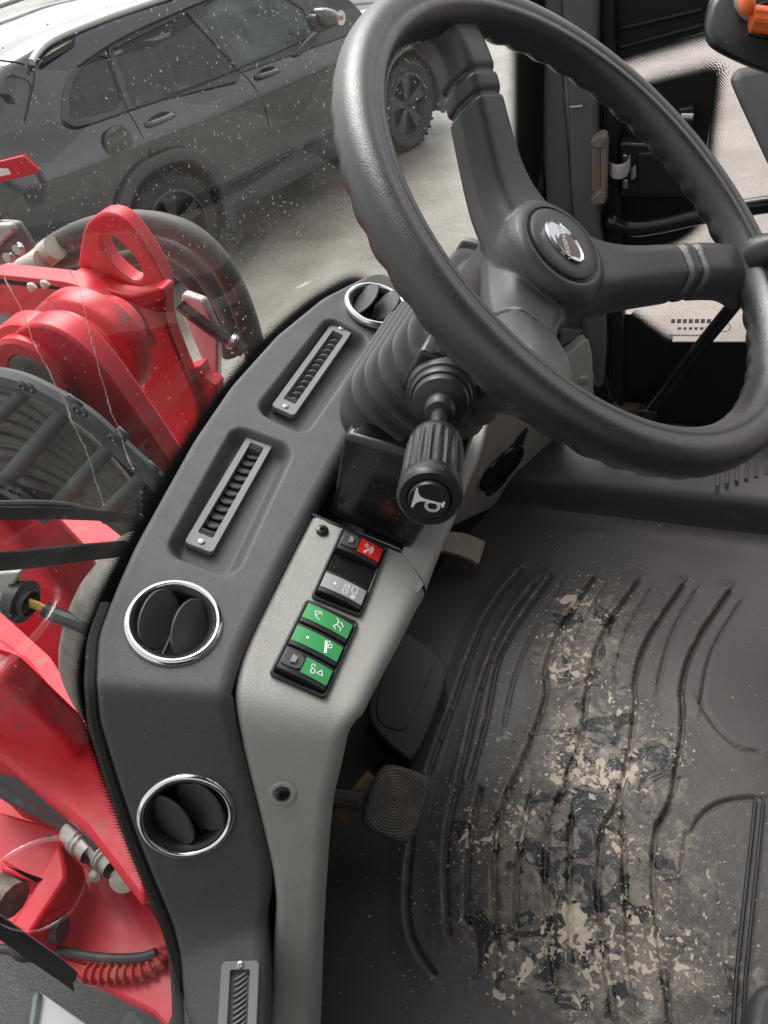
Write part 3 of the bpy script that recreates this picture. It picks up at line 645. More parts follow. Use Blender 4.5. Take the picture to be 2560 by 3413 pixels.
mb.lathe([(.0, -.0310), (.026, -.0310), (.031, -.0307), (.036, -.0300), (.041, -.0325), (.045, -.039), (.047, -.052), (.047, -.068), (.045, -.09), (.043, -.115), (.042, -.14), (.0, -.14)], WC, WN, seg=64)
tmp = mb.build('hub', MT['hub'], None, smooth=0)
rmd = tmp.modifiers.new('fuse', 'REMESH'); rmd.mode = 'VOXEL'; rmd.voxel_size = .00125
smd = tmp.modifiers.new('soften', 'SMOOTH'); smd.factor = .5; smd.iterations = 7
bpy.context.view_layer.update(); ev = tmp.evaluated_get(bpy.context.evaluated_depsgraph_get()); fm = ev.to_mesh()
fv = np.empty(len(fm.vertices)*3); fm.vertices.foreach_get('co', fv); fv = fv.reshape(-1, 3); polys = [tuple(p.vertices) for p in fm.polygons]; ev.to_mesh_clear()
fmn = None
bpy.data.objects.remove(tmp)
cenf = np.array([fv[list(p)].mean(0) for p in polys])-WC; ru, rv_ = cenf@WA, cenf@WB; rr_f = np.hypot(ru, rv_); tf = np.arctan2(rv_, ru)
lab = np.full(len(polys), -1)
for k, t in enumerate(SPK):
    dt = np.abs((tf-t+pi) % (2*pi)-pi); lab[(rr_f > .060) & (dt < radians(55))] = k
for k in (-1, 0, 1, 2):
    sel = [polys[i] for i in np.nonzero(lab == k)[0]]; used = sorted({i for p in sel for i in p}); mp = {v: i for i, v in enumerate(used)}
    m = MB(); m.add([fv[i] for i in used], [tuple(mp[i] for i in p) for p in sel]); o = m.build('hub' if k < 0 else 'spoke', MT['hub'], wh, smooth=180, recalc=False)
HB = WC-WN*.0302
mb = MB(); mb.lathe([(.0312, -.001), (.0310, .0010), (.0298, .0019), (.020, .0024), (.0, .0024)], HB, WN, seg=56); cap = mb.build('hub_cap', MT['hub'], wh, smooth=40)
mb = MB(); mb.lathe([(.0332, .0006), (.0324, .0003), (.0316, -.0025)], HB, WN, seg=56); mb.build('cap_groove', MT['bdeep'], wh, smooth=60)
# badge: its long axis runs along the reading direction of the lettering
HC = HB+WN*.0024
tx = nrm(on(cC(385, 262), HC, WN)-on(cC(440, 455), HC, WN)); ty = np.cross(WN, tx)
bc = on(cC(402, 382), HC, WN)
lx = nrm(on(cC(500, 505), HC, WN)-on(cC(300, 262), HC, WN)); ly = np.cross(WN, lx)
def oval(sx, sy, pt=0, k=48): return [bc+lx*(sx*cos(t)+pt*max(0, cos(t))**6)+ly*sy*sin(t) for t in np.linspace(0, 2*pi, k, endpoint=False)]
bx_ = .5*np.linalg.norm(on(cC(508, 508), HC, WN)-on(cC(298, 258), HC, WN)); by_ = bx_*.66
o1, o2 = oval(bx_, by_, .0008), oval(bx_*.90, by_*.88, .0006)
n = len(o1); mb = MB(); vs = [p+WN*.0002 for p in o1]+[p+WN*.0022 for p in oval(bx_*.96, by_*.95, .0007)]+[p+WN*.0012 for p in o2]
mb.grid(np.array(vs).reshape(3, n, 3), wrapv=True); mb.build('badge_ring', MT['chrome'], cap, smooth=60)
mb = MB(); mb.add([p+WN*.0012 for p in o2], [tuple(range(n))]); mb.build('badge_face', mat('badge_silver', (.62, .63, .64), .22, metal=.7), cap, smooth=0)
bd = mat('badge_dark', (.09, .06, .05), .25)
mb = MB(); pl = onm(cC, [(400, 322), (440, 335), (470, 380), (505, 440), (515, 475), (495, 478), (470, 465), (440, 470), (410, 430), (395, 420), (372, 360), (380, 335)], HC+WN*.0014, WN); mb.add(roundpoly(pl), [tuple(range(len(roundpoly(pl))))])
mb.build('badge_emblem', bd, cap, smooth=0)
mb = MB(); pl = onm(cC, [(352, 330), (372, 360), (392, 420), (420, 455), (395, 440), (365, 395)], HC+WN*.0014, WN); mb.add(pl, [tuple(range(len(pl)))]); mb.build('badge_emblem', bd, cap, smooth=0)
cu = bpy.data.curves.new('lettering', 'FONT'); cu.body = 'WEIDEMANN'; cu.align_x = 'CENTER'; cu.align_y = 'CENTER'; cu.size = .0056
fo = bpy.data.objects.new('lettering_source', cu); COL.objects.link(fo); bpy.context.view_layer.update(); fm = fo.evaluated_get(bpy.context.evaluated_depsgraph_get()).to_mesh()
tv = [bc+WN*.0018+tx*v.co.x+ty*v.co.y for v in fm.vertices]; tf_ = [tuple(p.vertices) for p in fm.polygons]; bpy.data.objects.remove(fo)
mb = MB(); mb.add(tv, tf_); mb.build('badge_lettering', MT['white'], cap, smooth=0, recalc=False)
# spinner knob at the right-hand spoke
sp0 = wpt(radians(-142), -.004, .004); spd = nrm(ats((2640, 760), .62)-sp0)
mb = MB(); mb.lathe([(.016, 0), (.0165, .012), (.0125, .02), (.0115, .05), (.018, .07), (.024, .085), (.022, .10), (.0, .105)], sp0, nrm(WN*.75+V(.5, 0, .25)), seg=32)
mb.build('spinner_knob', MT['bplastic'], wh, smooth=50)
# pod behind the hub
pod = [on(cB(*q), (0, .72, 0), (0, 1, 0)) for q in ((1120, 475), (1160, 470), (1270, 500), (1290, 560), (1200, 700), (1075, 690), (1040, 640))]
mb = MB(); mb.prism(roundpoly(pod), V(.0, .02, -.006)); o = mb.build('instrument_pod', MT['pillar'], None, bevel=.006, seg=3)
tag(o, 'small grey rounded instrument pod behind the steering wheel hub', 'pod')

# ------------------------------------------------------------------ floor mat, sill, firewall, roof
def mat_floor():
    m = bpy.data.materials.new('muddy_rubber_mat'); m.use_nodes = True; t = m.node_tree; N = t.nodes; L = t.links; p = N['Principled BSDF']
    tc = N.new('ShaderNodeTexCoord'); at = N.new('ShaderNodeAttribute'); at.attribute_name = 'mud'; ag = N.new('ShaderNodeAttribute'); ag.attribute_name = 'groove'
    def no(sc, det=5, ro=.6, dist=0, off=0):
        n = N.new('ShaderNodeTexNoise'); n.inputs['Scale'].default_value = sc; n.inputs['Detail'].default_value = det; n.inputs['Roughness'].default_value = ro; n.inputs['Distortion'].default_value = dist
        mp = N.new('ShaderNodeMapping'); mp.inputs['Location'].default_value = (off, off*.7, off*.3); L.new(tc.outputs['Object'], mp.inputs[0]); L.new(mp.outputs[0], n.inputs['Vector']); return n.outputs[0]
    def ma(op, a, b=None, c=None):
        n = N.new('ShaderNodeMath'); n.operation = op
        for i, q in enumerate((a, b, c)):
            if q is None: continue
            (setattr(n.inputs[i], 'default_value', q) if isinstance(q, (int, float)) else L.new(q, n.inputs[i]))
        return n.outputs[0]
    def ss(x, a, b):
        r = N.new('ShaderNodeMapRange'); r.interpolation_type = 'SMOOTHSTEP'; r.inputs[1].default_value = a; r.inputs[2].default_value = b; L.new(x, r.inputs[0]); return r.outputs[0]
    def mix(f, a, b):
        x = N.new('ShaderNodeMix'); x.data_type = 'RGBA'; L.new(f, x.inputs[0])
        for s, q in ((x.inputs[6], a), (x.inputs[7], b)):
            (setattr(s, 'default_value', (*q, 1)) if isinstance(q, tuple) else L.new(q, s))
        return x.outputs[2]
    mud = at.outputs['Fac']; gr = ag.outputs['Fac']
    base = mix(no(6, 5), (.052, .048, .046), (.092, .086, .082))
    base = mix(ma('MULTIPLY', ss(no(420, 2, .5, 0, 3), .68, .72), .55), base, (.30, .27, .23))
    clus = ma('MULTIPLY', mud, ss(no(9, 3, .5, .4, 40), .30, .62))
    fn = ma('ADD', ma('MULTIPLY', no(22, 9, .74, 1.4, 1), .7), ma('MULTIPLY', no(95, 6, .65, .6, 6), .3))
    film = ss(ma('ADD', fn, ma('MULTIPLY_ADD', mud, .28, -.19)), .45, .66)
    c = mix(ma('MULTIPLY', film, .85), base, mix(no(60, 5), (.11, .098, .083), (.38, .335, .275)))
    gm = ma('MULTIPLY', gr, ss(no(26, 6, .78, .5, 5), .50, .66)); c = mix(ma('MULTIPLY', gm, .8), c, (.34, .275, .20))
    lump = ss(ma('ADD', no(30, 3, .5, .7, 9), ma('MULTIPLY_ADD', clus, .27, -.19)), .650, .662)
    lump2 = ss(ma('ADD', no(62, 3, .5, .6, 12), ma('MULTIPLY_ADD', clus, .26, -.17)), .655, .670)
    lump3 = ss(ma('ADD', no(150, 2, .5, .3, 31), ma('MULTIPLY_ADD', clus, .20, -.10)), .668, .685)
    lm = ma('MAXIMUM', ma('MAXIMUM', lump, lump2), lump3)
    lc = mix(no(70, 5), (.44, .365, .275), (.76, .67, .55)); c = mix(lm, c, lc)
    wet = ma('MULTIPLY', ss(ma('ADD', no(17, 5, .62, 1.6, 17), ma('MULTIPLY_ADD', mud, .28, -.22)), .570, .59), ma('SUBTRACT', 1.0, lm))
    c = mix(wet, c, (.020, .022, .024)); L.new(c, p.inputs['Base Color'])
    ro = ma('MULTIPLY_ADD', wet, -.40, .50); ro = ma('MULTIPLY_ADD', lm, .22, ro); ro = ma('SUBTRACT', ro, ma('MULTIPLY', film, .16)); L.new(ro, p.inputs['Roughness'])
    h = ma('ADD', ma('MULTIPLY', lm, .9), ma('MULTIPLY', film, .35)); h = ma('ADD', h, ma('MULTIPLY', no(900, 2), .10)); h = ma('ADD', h, ma('MULTIPLY', ma('MULTIPLY', no(55, 5, .6, 1.4, 21), ma('ADD', mud, .05)), 1.6))
    b = N.new('ShaderNodeBump'); b.inputs['Strength'].default_value = .8; b.inputs['Distance'].default_value = .0022; L.new(h, b.inputs['Height']); L.new(b.outputs[0], p.inputs['Normal'])
    return m
fl = thing('floor_mat', (-.05, .5, FZ), 'black ribbed rubber floor mat covered in dried mud and wet smears', 'floor mat')
x = np.arange(-.46, .24, .0022); y = np.arange(-.30, 1.062, .0022); XX, YY = np.meshgrid(x, y, indexing='ij'); H = np.zeros_like(XX); GR = np.zeros_like(XX)
grooves = [  # (points in the photo, which side is the raised one)
 [(830, 265), (730, 400), (640, 620), (585, 860), (555, 990), (520, 1130), (512, 1300), (525, 1500)],
 [(890, 235), (760, 420), (695, 540), (680, 640), (650, 790), (600, 960)],
 [(1040, 245), (930, 400), (860, 560), (880, 620), (850, 740), (770, 930), (700, 1090), (685, 1250), (690, 1450), (705, 1560)],
 [(1195, 255), (1080, 420), (1030, 540), (1010, 700), (1000, 800), (940, 980), (880, 1090), (862, 1250), (875, 1450), (905, 1680)],
 [(1355, 270), (1230, 450), (1180, 600), (1190, 690), (1170, 840), (1120, 1060), (1075, 1110), (1050, 1300), (1060, 1480), (1115, 1810)],
 [(1520, 290), (1390, 480), (1345, 640), (1360, 720), (1340, 900), (1310, 1060), (1258, 1120), (1245, 1300), (1265, 1500), (1310, 1800)],
 [(780, 215), (670, 350), (600, 520), (560, 640), (500, 800), (455, 930)],
 [(395, 1170), (378, 1300), (378, 1440), (400, 1540), (470, 1640)],
 [(640, 990), (600, 1150), (590, 1330), (590, 1460)], [(815, 1010), (775, 1180), (765, 1330), (765, 1480)], [(960, 1090), (950, 1300), (955, 1500), (962, 1600)], [(1140, 1085), (1150, 1300), (1165, 1600), (1182, 1700)],
 [(1420, 690), (1480, 780), (1560, 850), (1630, 860)],
 [(1610, 1020), (1500, 1030), (1420, 1080), (1380, 1150)],
]
faint = [[(1085, 265), (990, 420), (950, 540)], [(1240, 285), (1150, 430), (1115, 580)], [(1400, 290), (1310, 440), (1268, 620)], [(1560, 330), (1450, 500), (1420, 690)], [(940, 235), (850, 380), (765, 560), (720, 760)], [(1365, 1150), (1345, 1330)]]
def seglist(P): return [(P[i], P[i+1]) for i in range(len(P)-1)]
for gi, g in enumerate(grooves+faint):
    dp = (.35 if gi >= len(grooves) else .45 if gi >= len(grooves)-2 else 1.0)
    P = np.array(chaikin([on(c7(*q), (0, 0, FZ), (0, 0, 1))[:2] for q in g], 2)); D = np.full(XX.shape, 9.0); S = np.zeros_like(XX)
    for a, b in seglist(P):
        d = b-a; l2 = d@d; tt = np.clip(((XX-a[0])*d[0]+(YY-a[1])*d[1])/l2, 0, 1); px_, py_ = XX-a[0]-tt*d[0], YY-a[1]-tt*d[1]
        dd = np.hypot(px_, py_); m = dd < D; D[m] = dd[m]; S[m] = np.sign(d[0]*py_-d[1]*px_)[m]
    e = np.exp(-(D/.0030)**2); H -= .0085*e*dp; GR = np.maximum(GR, dp*np.exp(-((D*np.where(S == 0, 1, S)+.0040)/.0020)**2))
    up = np.clip(1-D/.030, 0, 1); H += np.where(S < 0, .0060*dp*up**1.3, 0)
k2 = np.clip((YY-1.02)/.045, 0, 1); H += .012*k2*k2
MUD = np.zeros_like(XX)
for q, rx, ry, wgt in (((1010, 480), .10, .17, .85), ((780, 900), .09, .13, .55), ((640, 1150), .07, .12, .5), ((1050, 850), .12, .12, 1.0), ((1000, 1250), .19, .12, 1.0), ((1050, 1560), .20, .12, .95), ((1290, 900), .05, .09, .8), ((900, 340), .03, .03, .5), ((1330, 1200), .05, .08, .7), ((640, 1330), .05, .08, .55), ((860, 1700), .10, .05, .8), ((1400, 1600), .06, .10, .5)):
    c = on(c7(*q), (0, 0, FZ), (0, 0, 1)); MUD = np.maximum(MUD, wgt*np.exp(-((XX-c[0])/rx)**2-((YY-c[1])/ry)**2))
MUD = np.clip(MUD*1.3, 0, 1)
mb = MB(); mb.grid(np.stack([XX, YY, FZ+H], 2)); mo = mb.build('mat_surface', mat_floor(), fl, smooth=180, recalc=False)
me = mo.data
for nm, A_ in (('mud', MUD), ('groove', GR)):
    a = me.attributes.new(nm, 'FLOAT', 'POINT'); a.data.foreach_set('value', A_.reshape(-1).astype(np.float32))
# crumbs of dried mud lying on the mat
mb = MB(); cnt = 0
while cnt < 1500:
    i, j = rng.integers(0, XX.shape[0]), rng.integers(0, XX.shape[1])
    if rng.random() > .05+MUD[i, j]*.8+GR[i, j]*.5: continue
    o = V(XX[i, j], YY[i, j], FZ+H[i, j]+.0004); s = rng.uniform(.0004, .0011)*(2.2 if rng.random() < .06 else 1); k = 6; t0 = rng.uniform(0, 6)
    ring = [o+V(cos(t0+6.283*q/k), sin(t0+6.283*q/k), 0)*s*rng.uniform(.7, 1.5) for q in range(k)]
    mb.add(ring+[o+V(0, 0, s*.8)], [(q, (q+1) % k, k) for q in range(k)]); cnt += 1
o = mb.build('mud_crumbs', mat('dried_mud', (.50, .43, .34), .9, var=.3, vscale=400), None, smooth=0); tag(o, 'scattered pale dried mud crumbs lying over the black floor mat', 'mud', kind='stuff')

# right-hand sill step, part of the floor tray
secn = [(1.050, 1.398), (1.060, 1.404), (1.066, 1.415), (1.072, 1.440), (1.077, 1.458), (1.083, 1.466), (1.092, 1.471), (1.15, 1.485), (1.215, 1.50), (1.235, 1.502)]
secn = chaikin([V(a, b) for a, b in secn], 2)
mb = MB(); mb.grid(np.array([[(xx, s[0], s[1]) for s in secn] for xx in np.linspace(-.40, .9, 30)]))
o = mb.build('sill_step', mat('sill_rubber', (.075, .071, .071), .45, bump=.1, bscale=900, specks=.25, dust=.06, dustcol=(.2, .18, .17)), None, smooth=80); o['kind'] = 'structure'
for j in range(6):                              # raised anti-slip ribs on the tread
    p = on(c8(1420+40*j, 852-12*j), (0, 0, 1.487), (0, 0, 1))
    mb = MB(); mb.box(p+V(.002*j, .03, 0), ((1, 0, 0), (0, 1, .1), (0, 0, 1)), (.003, .045, .0012)); r_ = mb.build('tread_rib', o.data.materials[0], o, bevel=.001)
fw = DG[::8, 0]; fw = np.concatenate([[V(gx(1.19)+.03, 1.20, 1.80), V(gx(1.05)+.02, 1.05, 1.80), V(gx(.93)+.02, .93, 1.84)], fw]) if fw[0, 1] > fw[-1, 1] else fw
mb = MB(); mb.grid(np.stack([fw, np.stack([fw[:, 0]+.004, fw[:, 1], np.full(len(fw), 1.31)], 1)], 1)); o = mb.build('firewall', MT['bdeep'], None, smooth=60); o['kind'] = 'structure'
mb = MB(); mb.prism([(-.5, -.4, 1.30), (1.3, -.4, 1.30), (1.3, 1.3, 1.30), (-.5, 1.3, 1.30)], (0, 0, .05)); o = mb.build('cab_floor', MT['bdeep'], None, smooth=0); o['kind'] = 'structure'
mb = MB(); mb.prism([(.10, -.25, 2.98), (1.35, -.25, 2.98), (1.35, 1.32, 2.98), (.10, 1.32, 2.98)], (0, 0, .08)); o = mb.build('cab_roof_shade', MT['roof'], None, bevel=.03); o['kind'] = 'structure'  # unseen roof, put in and cut short to shape the cab light

# ------------------------------------------------------------------ pedals
FN = nrm((.45, -.30, .84))
bp0 = on((1310, 2690), (0, 0, FZ+.085), (0, 0, 1)); 
ped = thing('brake_pedal', bp0, 'dirty black brake pedal pad with concentric circular ridges on the floor mat', 'pedal', 'pedals below the console')
pp = roundpoly(onm(c6, [(735, 1490), (880, 1512), (1025, 1570), (1030, 1640), (935, 1940), (885, 1980), (650, 1880), (632, 1790)], bp0, FN))
mb = MB(); mb.prism(pp, -FN*.012); mb.build('pad', MT['pedal'], ped, bevel=.004, seg=3)
pc = on(c6(820, 1708), bp0, FN); mb = MB(); a_, b_, _ = frame(FN)
for j in range(12):
    r0_ = .0045+j*.0036
    th = np.linspace(0, 2*pi, 64, endpoint=False)
    pts = [pc+a_*r0_*cos(t)+b_*r0_*sin(t) for t in th]
    q2 = [(np.array([(p-bp0)@a_, (p-bp0)@b_])) for p in pts]; P2 = [np.array([(p-bp0)@a_, (p-bp0)@b_]) for p in pp]
    def inside(q):
        c = False; n_ = len(P2)
        for i in range(n_):
            A1, B1 = P2[i], P2[(i+1) % n_]
            if (A1[1] > q[1]) != (B1[1] > q[1]) and q[0]*.0+q[0] < (B1[0]-A1[0])*(q[1]-A1[1])/(B1[1]-A1[1])+A1[0]: c = not c
        return c
    cen2 = sum(P2)/len(P2); ok = [inside(cen2+(q-cen2)*1.10) for q in q2]
    for i in range(64):
        if ok[i] and ok[(i+1) % 64]:
            secs = []
            for t in (th[i], th[(i+1) % 64]):
                rd = a_*cos(t)+b_*sin(t); o_ = pc+rd*r0_; secs.append([o_-rd*.0013, o_-rd*.0007+FN*.002, o_+rd*.0007+FN*.002, o_+rd*.0013])
            mb.grid(np.array(secs))
mb.build('pad_ridges', MT['pedalworn'] if 0 else mat('ridge_dirt', (.22, .20, .17), .7, dust=.35, dustcol=(.42, .37, .30), dustscale=50), ped, smooth=180)
mb = MB(); q0 = on(c6(640, 1720), bp0, FN); q1 = on(c6(470, 1700), bp0-FN*.02, FN); mb.tube([q0-FN*.012, q1-FN*.012+V(-.01, 0, .0), q1+V(-.10, .02, .05)], .012, 10); mb.build('pedal_arm', MT['pedal'], ped)
mb = MB(); q0 = on(c6(700, 1600), bp0, FN); q1 = on(c6(520, 1790), bp0-FN*.03, FN); mb.box((q0+q1)/2-FN*.02, frame(FN, q1-q0), (.035, .012, .005)); mb.build('pedal_bracket', mat('rusty_bracket', (.20, .14, .08), .8, dust=.3, dustcol=(.3, .22, .13)), ped, bevel=.002)
ap0 = on((1545, 1830), (0, 0, FZ+.06), (0, 0, 1)); AN = nrm((.55, -.10, .83))
ped2 = thing('accelerator_pedal', ap0, 'worn pale grooved accelerator pedal emerging from under the grey console', 'pedal', 'pedals below the console')
L0 = onm(c6, [(1090, 150), (1160, 128), (1240, 140), (1310, 165), (1358, 190)], ap0, AN); L1 = onm(c6, [(1075, 235), (1130, 245), (1210, 265), (1270, 290), (1318, 318)], ap0, AN)
rows = []
for t in np.linspace(0, 1, 33):
    wv = .0012*(.5+.5*cos(t*2*pi*8)); rows.append([a*(1-t)+b*t+AN*wv for a, b in zip(resample(L0, 14), resample(L1, 14))])
mb = MB(); R_ = np.array(rows); mb.grid(R_); e_ = np.concatenate([R_[0], R_[1:, -1], R_[-1, ::-1][1:], R_[::-1, 0][1:-1]])
mb.grid(np.stack([e_, e_-AN*.008], 1), wrapu=True); mb.build('pad', MT['pedalworn'], ped2, smooth=40)
mb = MB(); mb.tube([on(c6(1120, 195), ap0, AN)-AN*.008, on(c6(1060, 160), ap0-AN*.02, AN), ap0+V(-.12, 0, .05)], .008, 8); mb.build('pedal_arm', MT['bplastic'], ped2)
rp0 = on((1370, 2330), (0, 0, FZ+.05), (0, 0, 1))
ft = thing('foot_rest', rp0, 'large dark rounded foot plate raised beside the grey console', 'foot plate')
RN = nrm((.18, -.10, .97)); po = roundpoly(onm(c6, [(860, 690), (930, 740), (1060, 825), (1128, 900), (1138, 985), (1010, 1330), (930, 1468), (880, 1470), (640, 1240), (700, 1000)], rp0, RN))
mb = MB(); mb.prism(po, -RN*.055); mb.build('plate', MT['rubber'], ft, bevel=.010, seg=4)
pi_ = roundpoly(onm(c6, [(840, 760), (1030, 870), (1050, 930), (1010, 1030), (900, 1270), (860, 1310), (700, 1250), (740, 1000)], rp0+RN*.002, RN))
mb = MB(); mb.prism(pi_, -RN*.006); mb.build('plate_inset', MT['rubber'], ft, bevel=.0015)

# unseen rear panel, added to block light coming in from behind
mb = MB(); mb.prism([(1.28, -.25, 1.35), (1.28, 1.32, 1.35), (1.28, 1.32, 2.98), (1.28, -.25, 2.98)], (.05, 0, 0)); o = mb.build('rear_light_block', MT['roof'], None, smooth=0); o['kind'] = 'structure'

# unseen left panel, added to keep entry-side light off the dash flank
ld = thing('left_light_block', (.4, -.32, 1.35), 'unseen black panel added on the entry side to block light', 'door')
mb = MB(); mb.prism([V(-.25, -.32, 1.30), V(1.25, -.32, 1.30), V(1.25, -.32, 2.28), V(-.25, -.32, 2.28)], (0, -.04, 0)); mb.build('light_block_panel', MT['bplastic'], ld, bevel=.008)

# ================================================================== right-hand side of the cab
pil = thing('cab_pillar', (-.19, 1.2, 1.6), 'grey green painted steel cab pillar beside the right door with rusty latch bracket', 'cab pillar')
def vpoly(fn, pts, y): return onm(fn, pts, (0, y, 0), (0, 1, 0))
PY = 1.20
mb = MB(); mb.prism(onm(FU, [(1163, -120), (1163, 20), (1166, 250), (1183, 480), (1196, 640), (1205, 760), (1262, 760), (1240, 480), (1218, 200), (1212, -120)], (0, PY, 0), (0, 1, 0)), (0, .05, 0)); mb.build('pillar_flange', MT['pillar'], pil, bevel=.002)
mb = MB(); mb.prism(onm(FU, [(1212, -120), (1212, 10), (1225, 220), (1232, 400), (1245, 560), (1262, 740), (1285, 838), (1302, 838), (1308, 760), (1304, 600), (1292, 420), (1288, 200), (1290, 10), (1290, -120)], (0, PY-.02, 0), (0, 1, 0)), (0, .07, 0)); mb.build('pillar_tube', MT['pillar'], pil, bevel=.009, seg=4)
# welded latch striker bracket
mb = MB(); B_ = lambda pts, y: onm(d6, pts, (0, y, 0), (0, 1, 0))
mb.prism(B_([(258, 505), (300, 520), (312, 560), (300, 1070), (262, 1092)], PY-.045), (0, .02, 0)); mb.prism(B_([(168, 560), (250, 510), (300, 530), (290, 610), (200, 625)], PY-.047), (0, .03, 0))
mb.prism(B_([(168, 1045), (260, 975), (300, 985), (290, 1080), (200, 1092)], PY-.047), (0, .03, 0)); mb.prism(B_([(180, 625), (260, 620), (262, 1000), (185, 1040)], PY-.028), (0, .008, 0))
mb.build('striker_bracket', mat('rusty_grey_bracket', (.19, .185, .165), .55, dust=.42, dustcol=(.32, .20, .10), dustscale=30), pil, bevel=.0018)
for q in ((40, 262), (100, 255)):
    pass
mb = MB(); mb.tube(B_([(0, 268), (50, 265), (105, 258)], PY-.024), .0016, 6); mb.build('clip', MT['zinc'], pil)
mb = MB(); mb.prism(onm(FU, [(1286, -120), (1286, 200), (1292, 420), (1304, 600), (1308, 830), (1318, 865), (1345, 880), (1345, 600), (1330, 200), (1325, -120)], (0, PY+.012, 0), (0, 1, 0)), (0, .05, 0)); mb.build('door_seal', MT['seal'], pil, bevel=.004)
for j in range(2):
    P = onm(FU, [(1296+9*j, -100), (1296+9*j, 200), (1303+9*j, 420), (1313+8*j, 620), (1318+8*j, 830)], (0, PY+.008, 0), (0, 1, 0)); mb = MB(); mb.tube(P, .0022, 6); mb.build('seal_lip', MT['seal'], pil)

# right footwell trim
q1 = on((1530, 1768), (0, 0, FZ+.012), (0, 0, 1)); q2 = on((1738, 1560), (0, 0, 1.472), (0, 0, 1)); q3 = on((1640, 1370), (0, .93, 0), (0, 1, 0))
TN = nrm(np.cross(q2-q1, q3-q1)); TN = TN if np.dot(TN, CAM-q1) > 0 else -TN
trm = thing('footwell_trim', q1, 'beige grey footwell trim panel with sunken black oval loudspeaker on the right side', 'trim panel')
tp = onm(e2, [(300, 1010), (380, 990), (430, 910), (560, 760), (1000, 760), (1010, 1130), (930, 1208), (760, 1345), (605, 1490), (560, 1570), (515, 1670), (440, 1780), (335, 1885), (230, 1940), (110, 1985), (-60, 1995), (20, 1500), (140, 1200)], q1, TN)
mb = MB(); mb.prism(tp, -TN*.03); mb.build('trim_panel', MT['beige'], trm, bevel=.008, seg=3)
rc = onm(e2, [(690, 1080), (640, 1240), (575, 1400), (500, 1560), (420, 1650), (320, 1722), (304, 1640), (302, 1560), (330, 1480), (420, 1400), (530, 1270), (600, 1170)], q1+TN*.0008, TN)
mb = MB(); mb.prism(roundpoly(rc, 1), -TN*.002); mb.build('speaker_recess', MT['bplastic'], trm, smooth=0)
sc_ = on(e2(445, 1455), q1+TN*.001, TN); sa = nrm(on(e2(545, 1270), q1, TN)-on(e2(345, 1640), q1, TN)); sb = np.cross(TN, sa)
hl = .5*np.linalg.norm(on(e2(550, 1270), q1, TN)-on(e2(345, 1640), q1, TN)); th = np.linspace(0, 2*pi, 48, endpoint=False)
hw_ = .5*np.linalg.norm(on(e2(510, 1500), q1, TN)-on(e2(385, 1415), q1, TN))
sec = [[sc_+sa*hl*k*np.cos(t)+sb*hw_*1.15*k*np.sin(t)+TN*h for t in th] for k, h in ((1.0, .001), (.97, .005), (.90, .005), (.84, .001), (.55, -.0), (.3, .003), (.05, .004))]
mb = MB(); mb.loft(sec); mb.build('loudspeaker', MT['bgloss'], trm, smooth=60)
# lower curved strip joining the trim to the mat
# upper trim with screw
u1 = vpoly(e2, [(880, 560), (1066, 440), (1150, 345), (1186, 335), (1208, 360), (1236, 470), (1252, 840), (1000, 900)], 1.13); un = nrm((.35, -.9, .25))
u1 = onm(e2, [(900, 560), (1062, 430), (1150, 345), (1186, 335), (1208, 360), (1236, 470), (1252, 860), (900, 900)], on(e2(1100, 600), (0, 1.13, 0), (0, 1, 0)), un)
pu = sum(u1)/len(u1); up_ = thing('side_trim', pu, 'small beige grey trim panel with one screw below the wheel hub by the door pillar', 'trim panel')
mb = MB(); mb.prism(u1, -un*.04); mb.build('trim_panel', MT['beige'], up_, bevel=.005, seg=3); screw(on(e2(1158, 690), pu, un), un, .0085, up_, 'zinc')
mb = MB(); mb.prism(onm(e2, [(960, 240), (1160, 260), (1140, 300), (1080, 350), (960, 420)], pu-un*.03, un), -un*.02); mb.build('trim_cover', MT['pillar'], up_, bevel=.004)
mb = MB(); mb.prism(onm(e2, [(380, 880), (440, 870), (700, 1000), (360, 990)], q3+TN*.0, TN), -TN*.01); mb.build('trim_gap', MT['bdeep'], trm)

# ------------------------------------------------------------------ right door
door = thing('right_door', (.3, DY, 1.52), 'glazed right cab door with dotted black border, black lock case and grab bar', 'door')
D0 = (0, DY, 0); DNm = (0, 1, 0)
gq = [V(-.17, DY+.012, 1.46), V(1.25, DY+.012, 1.46), V(1.25, DY+.012, 2.95), V(-.17, DY+.012, 2.95)]
mb = MB(); mb.add(gq, [(0, 1, 2, 3)]); mb.build('glass_pane', MT['doorglass'], door, smooth=0)
def dpoly(fn, pts, off=0): return onm(fn, pts, (0, DY+off, 0), DNm)
def inner_prints():
    m = MB()
    m.prism(dpoly(cC, [(640, 820), (812, 828), (930, 916), (1026, 984), (1045, 993), (1070, 996), (1560, 996), (2300, 1010), (2300, 1700), (500, 1700), (500, 1180), (640, 1180)]), (0, .003, 0))
    # lock field reaching in from the left edge
    m.prism(dpoly(d6, [(180, -700), (400, -620), (412, 240), (690, 92), (1060, 5), (1150, -18), (1200, -12), (1220, 25), (1150, 590), (1112, 1010), (1080, 1180), (1045, 1255), (960, 1330), (860, 1385), (715, 1445), (300, 1640), (250, 1640)]), (0, .003, 0))
    return m.build('printed_border', MT['frit'], door, smooth=0)
inner_prints()
m = MB(); m.prism(dpoly(d5, [(200, -400), (3000, -900), (3000, -420), (1500, 160), (1112, 272), (432, 482), (330, 520), (200, 520)], -.002), (0, .004, 0)); m.build('upper_border', MT['frit'], door, smooth=0)
for j, (a, b) in enumerate((((430, 240), (1110, 80)), ((420, 400), (1130, 205)))):
    P = dpoly(d5, [a, ((a[0]+b[0])/2, (a[1]+b[1])/2), b], -.006); m = MB(); m.tube(P, .003, 6); m.build('border_rib', MT['seal'], door)
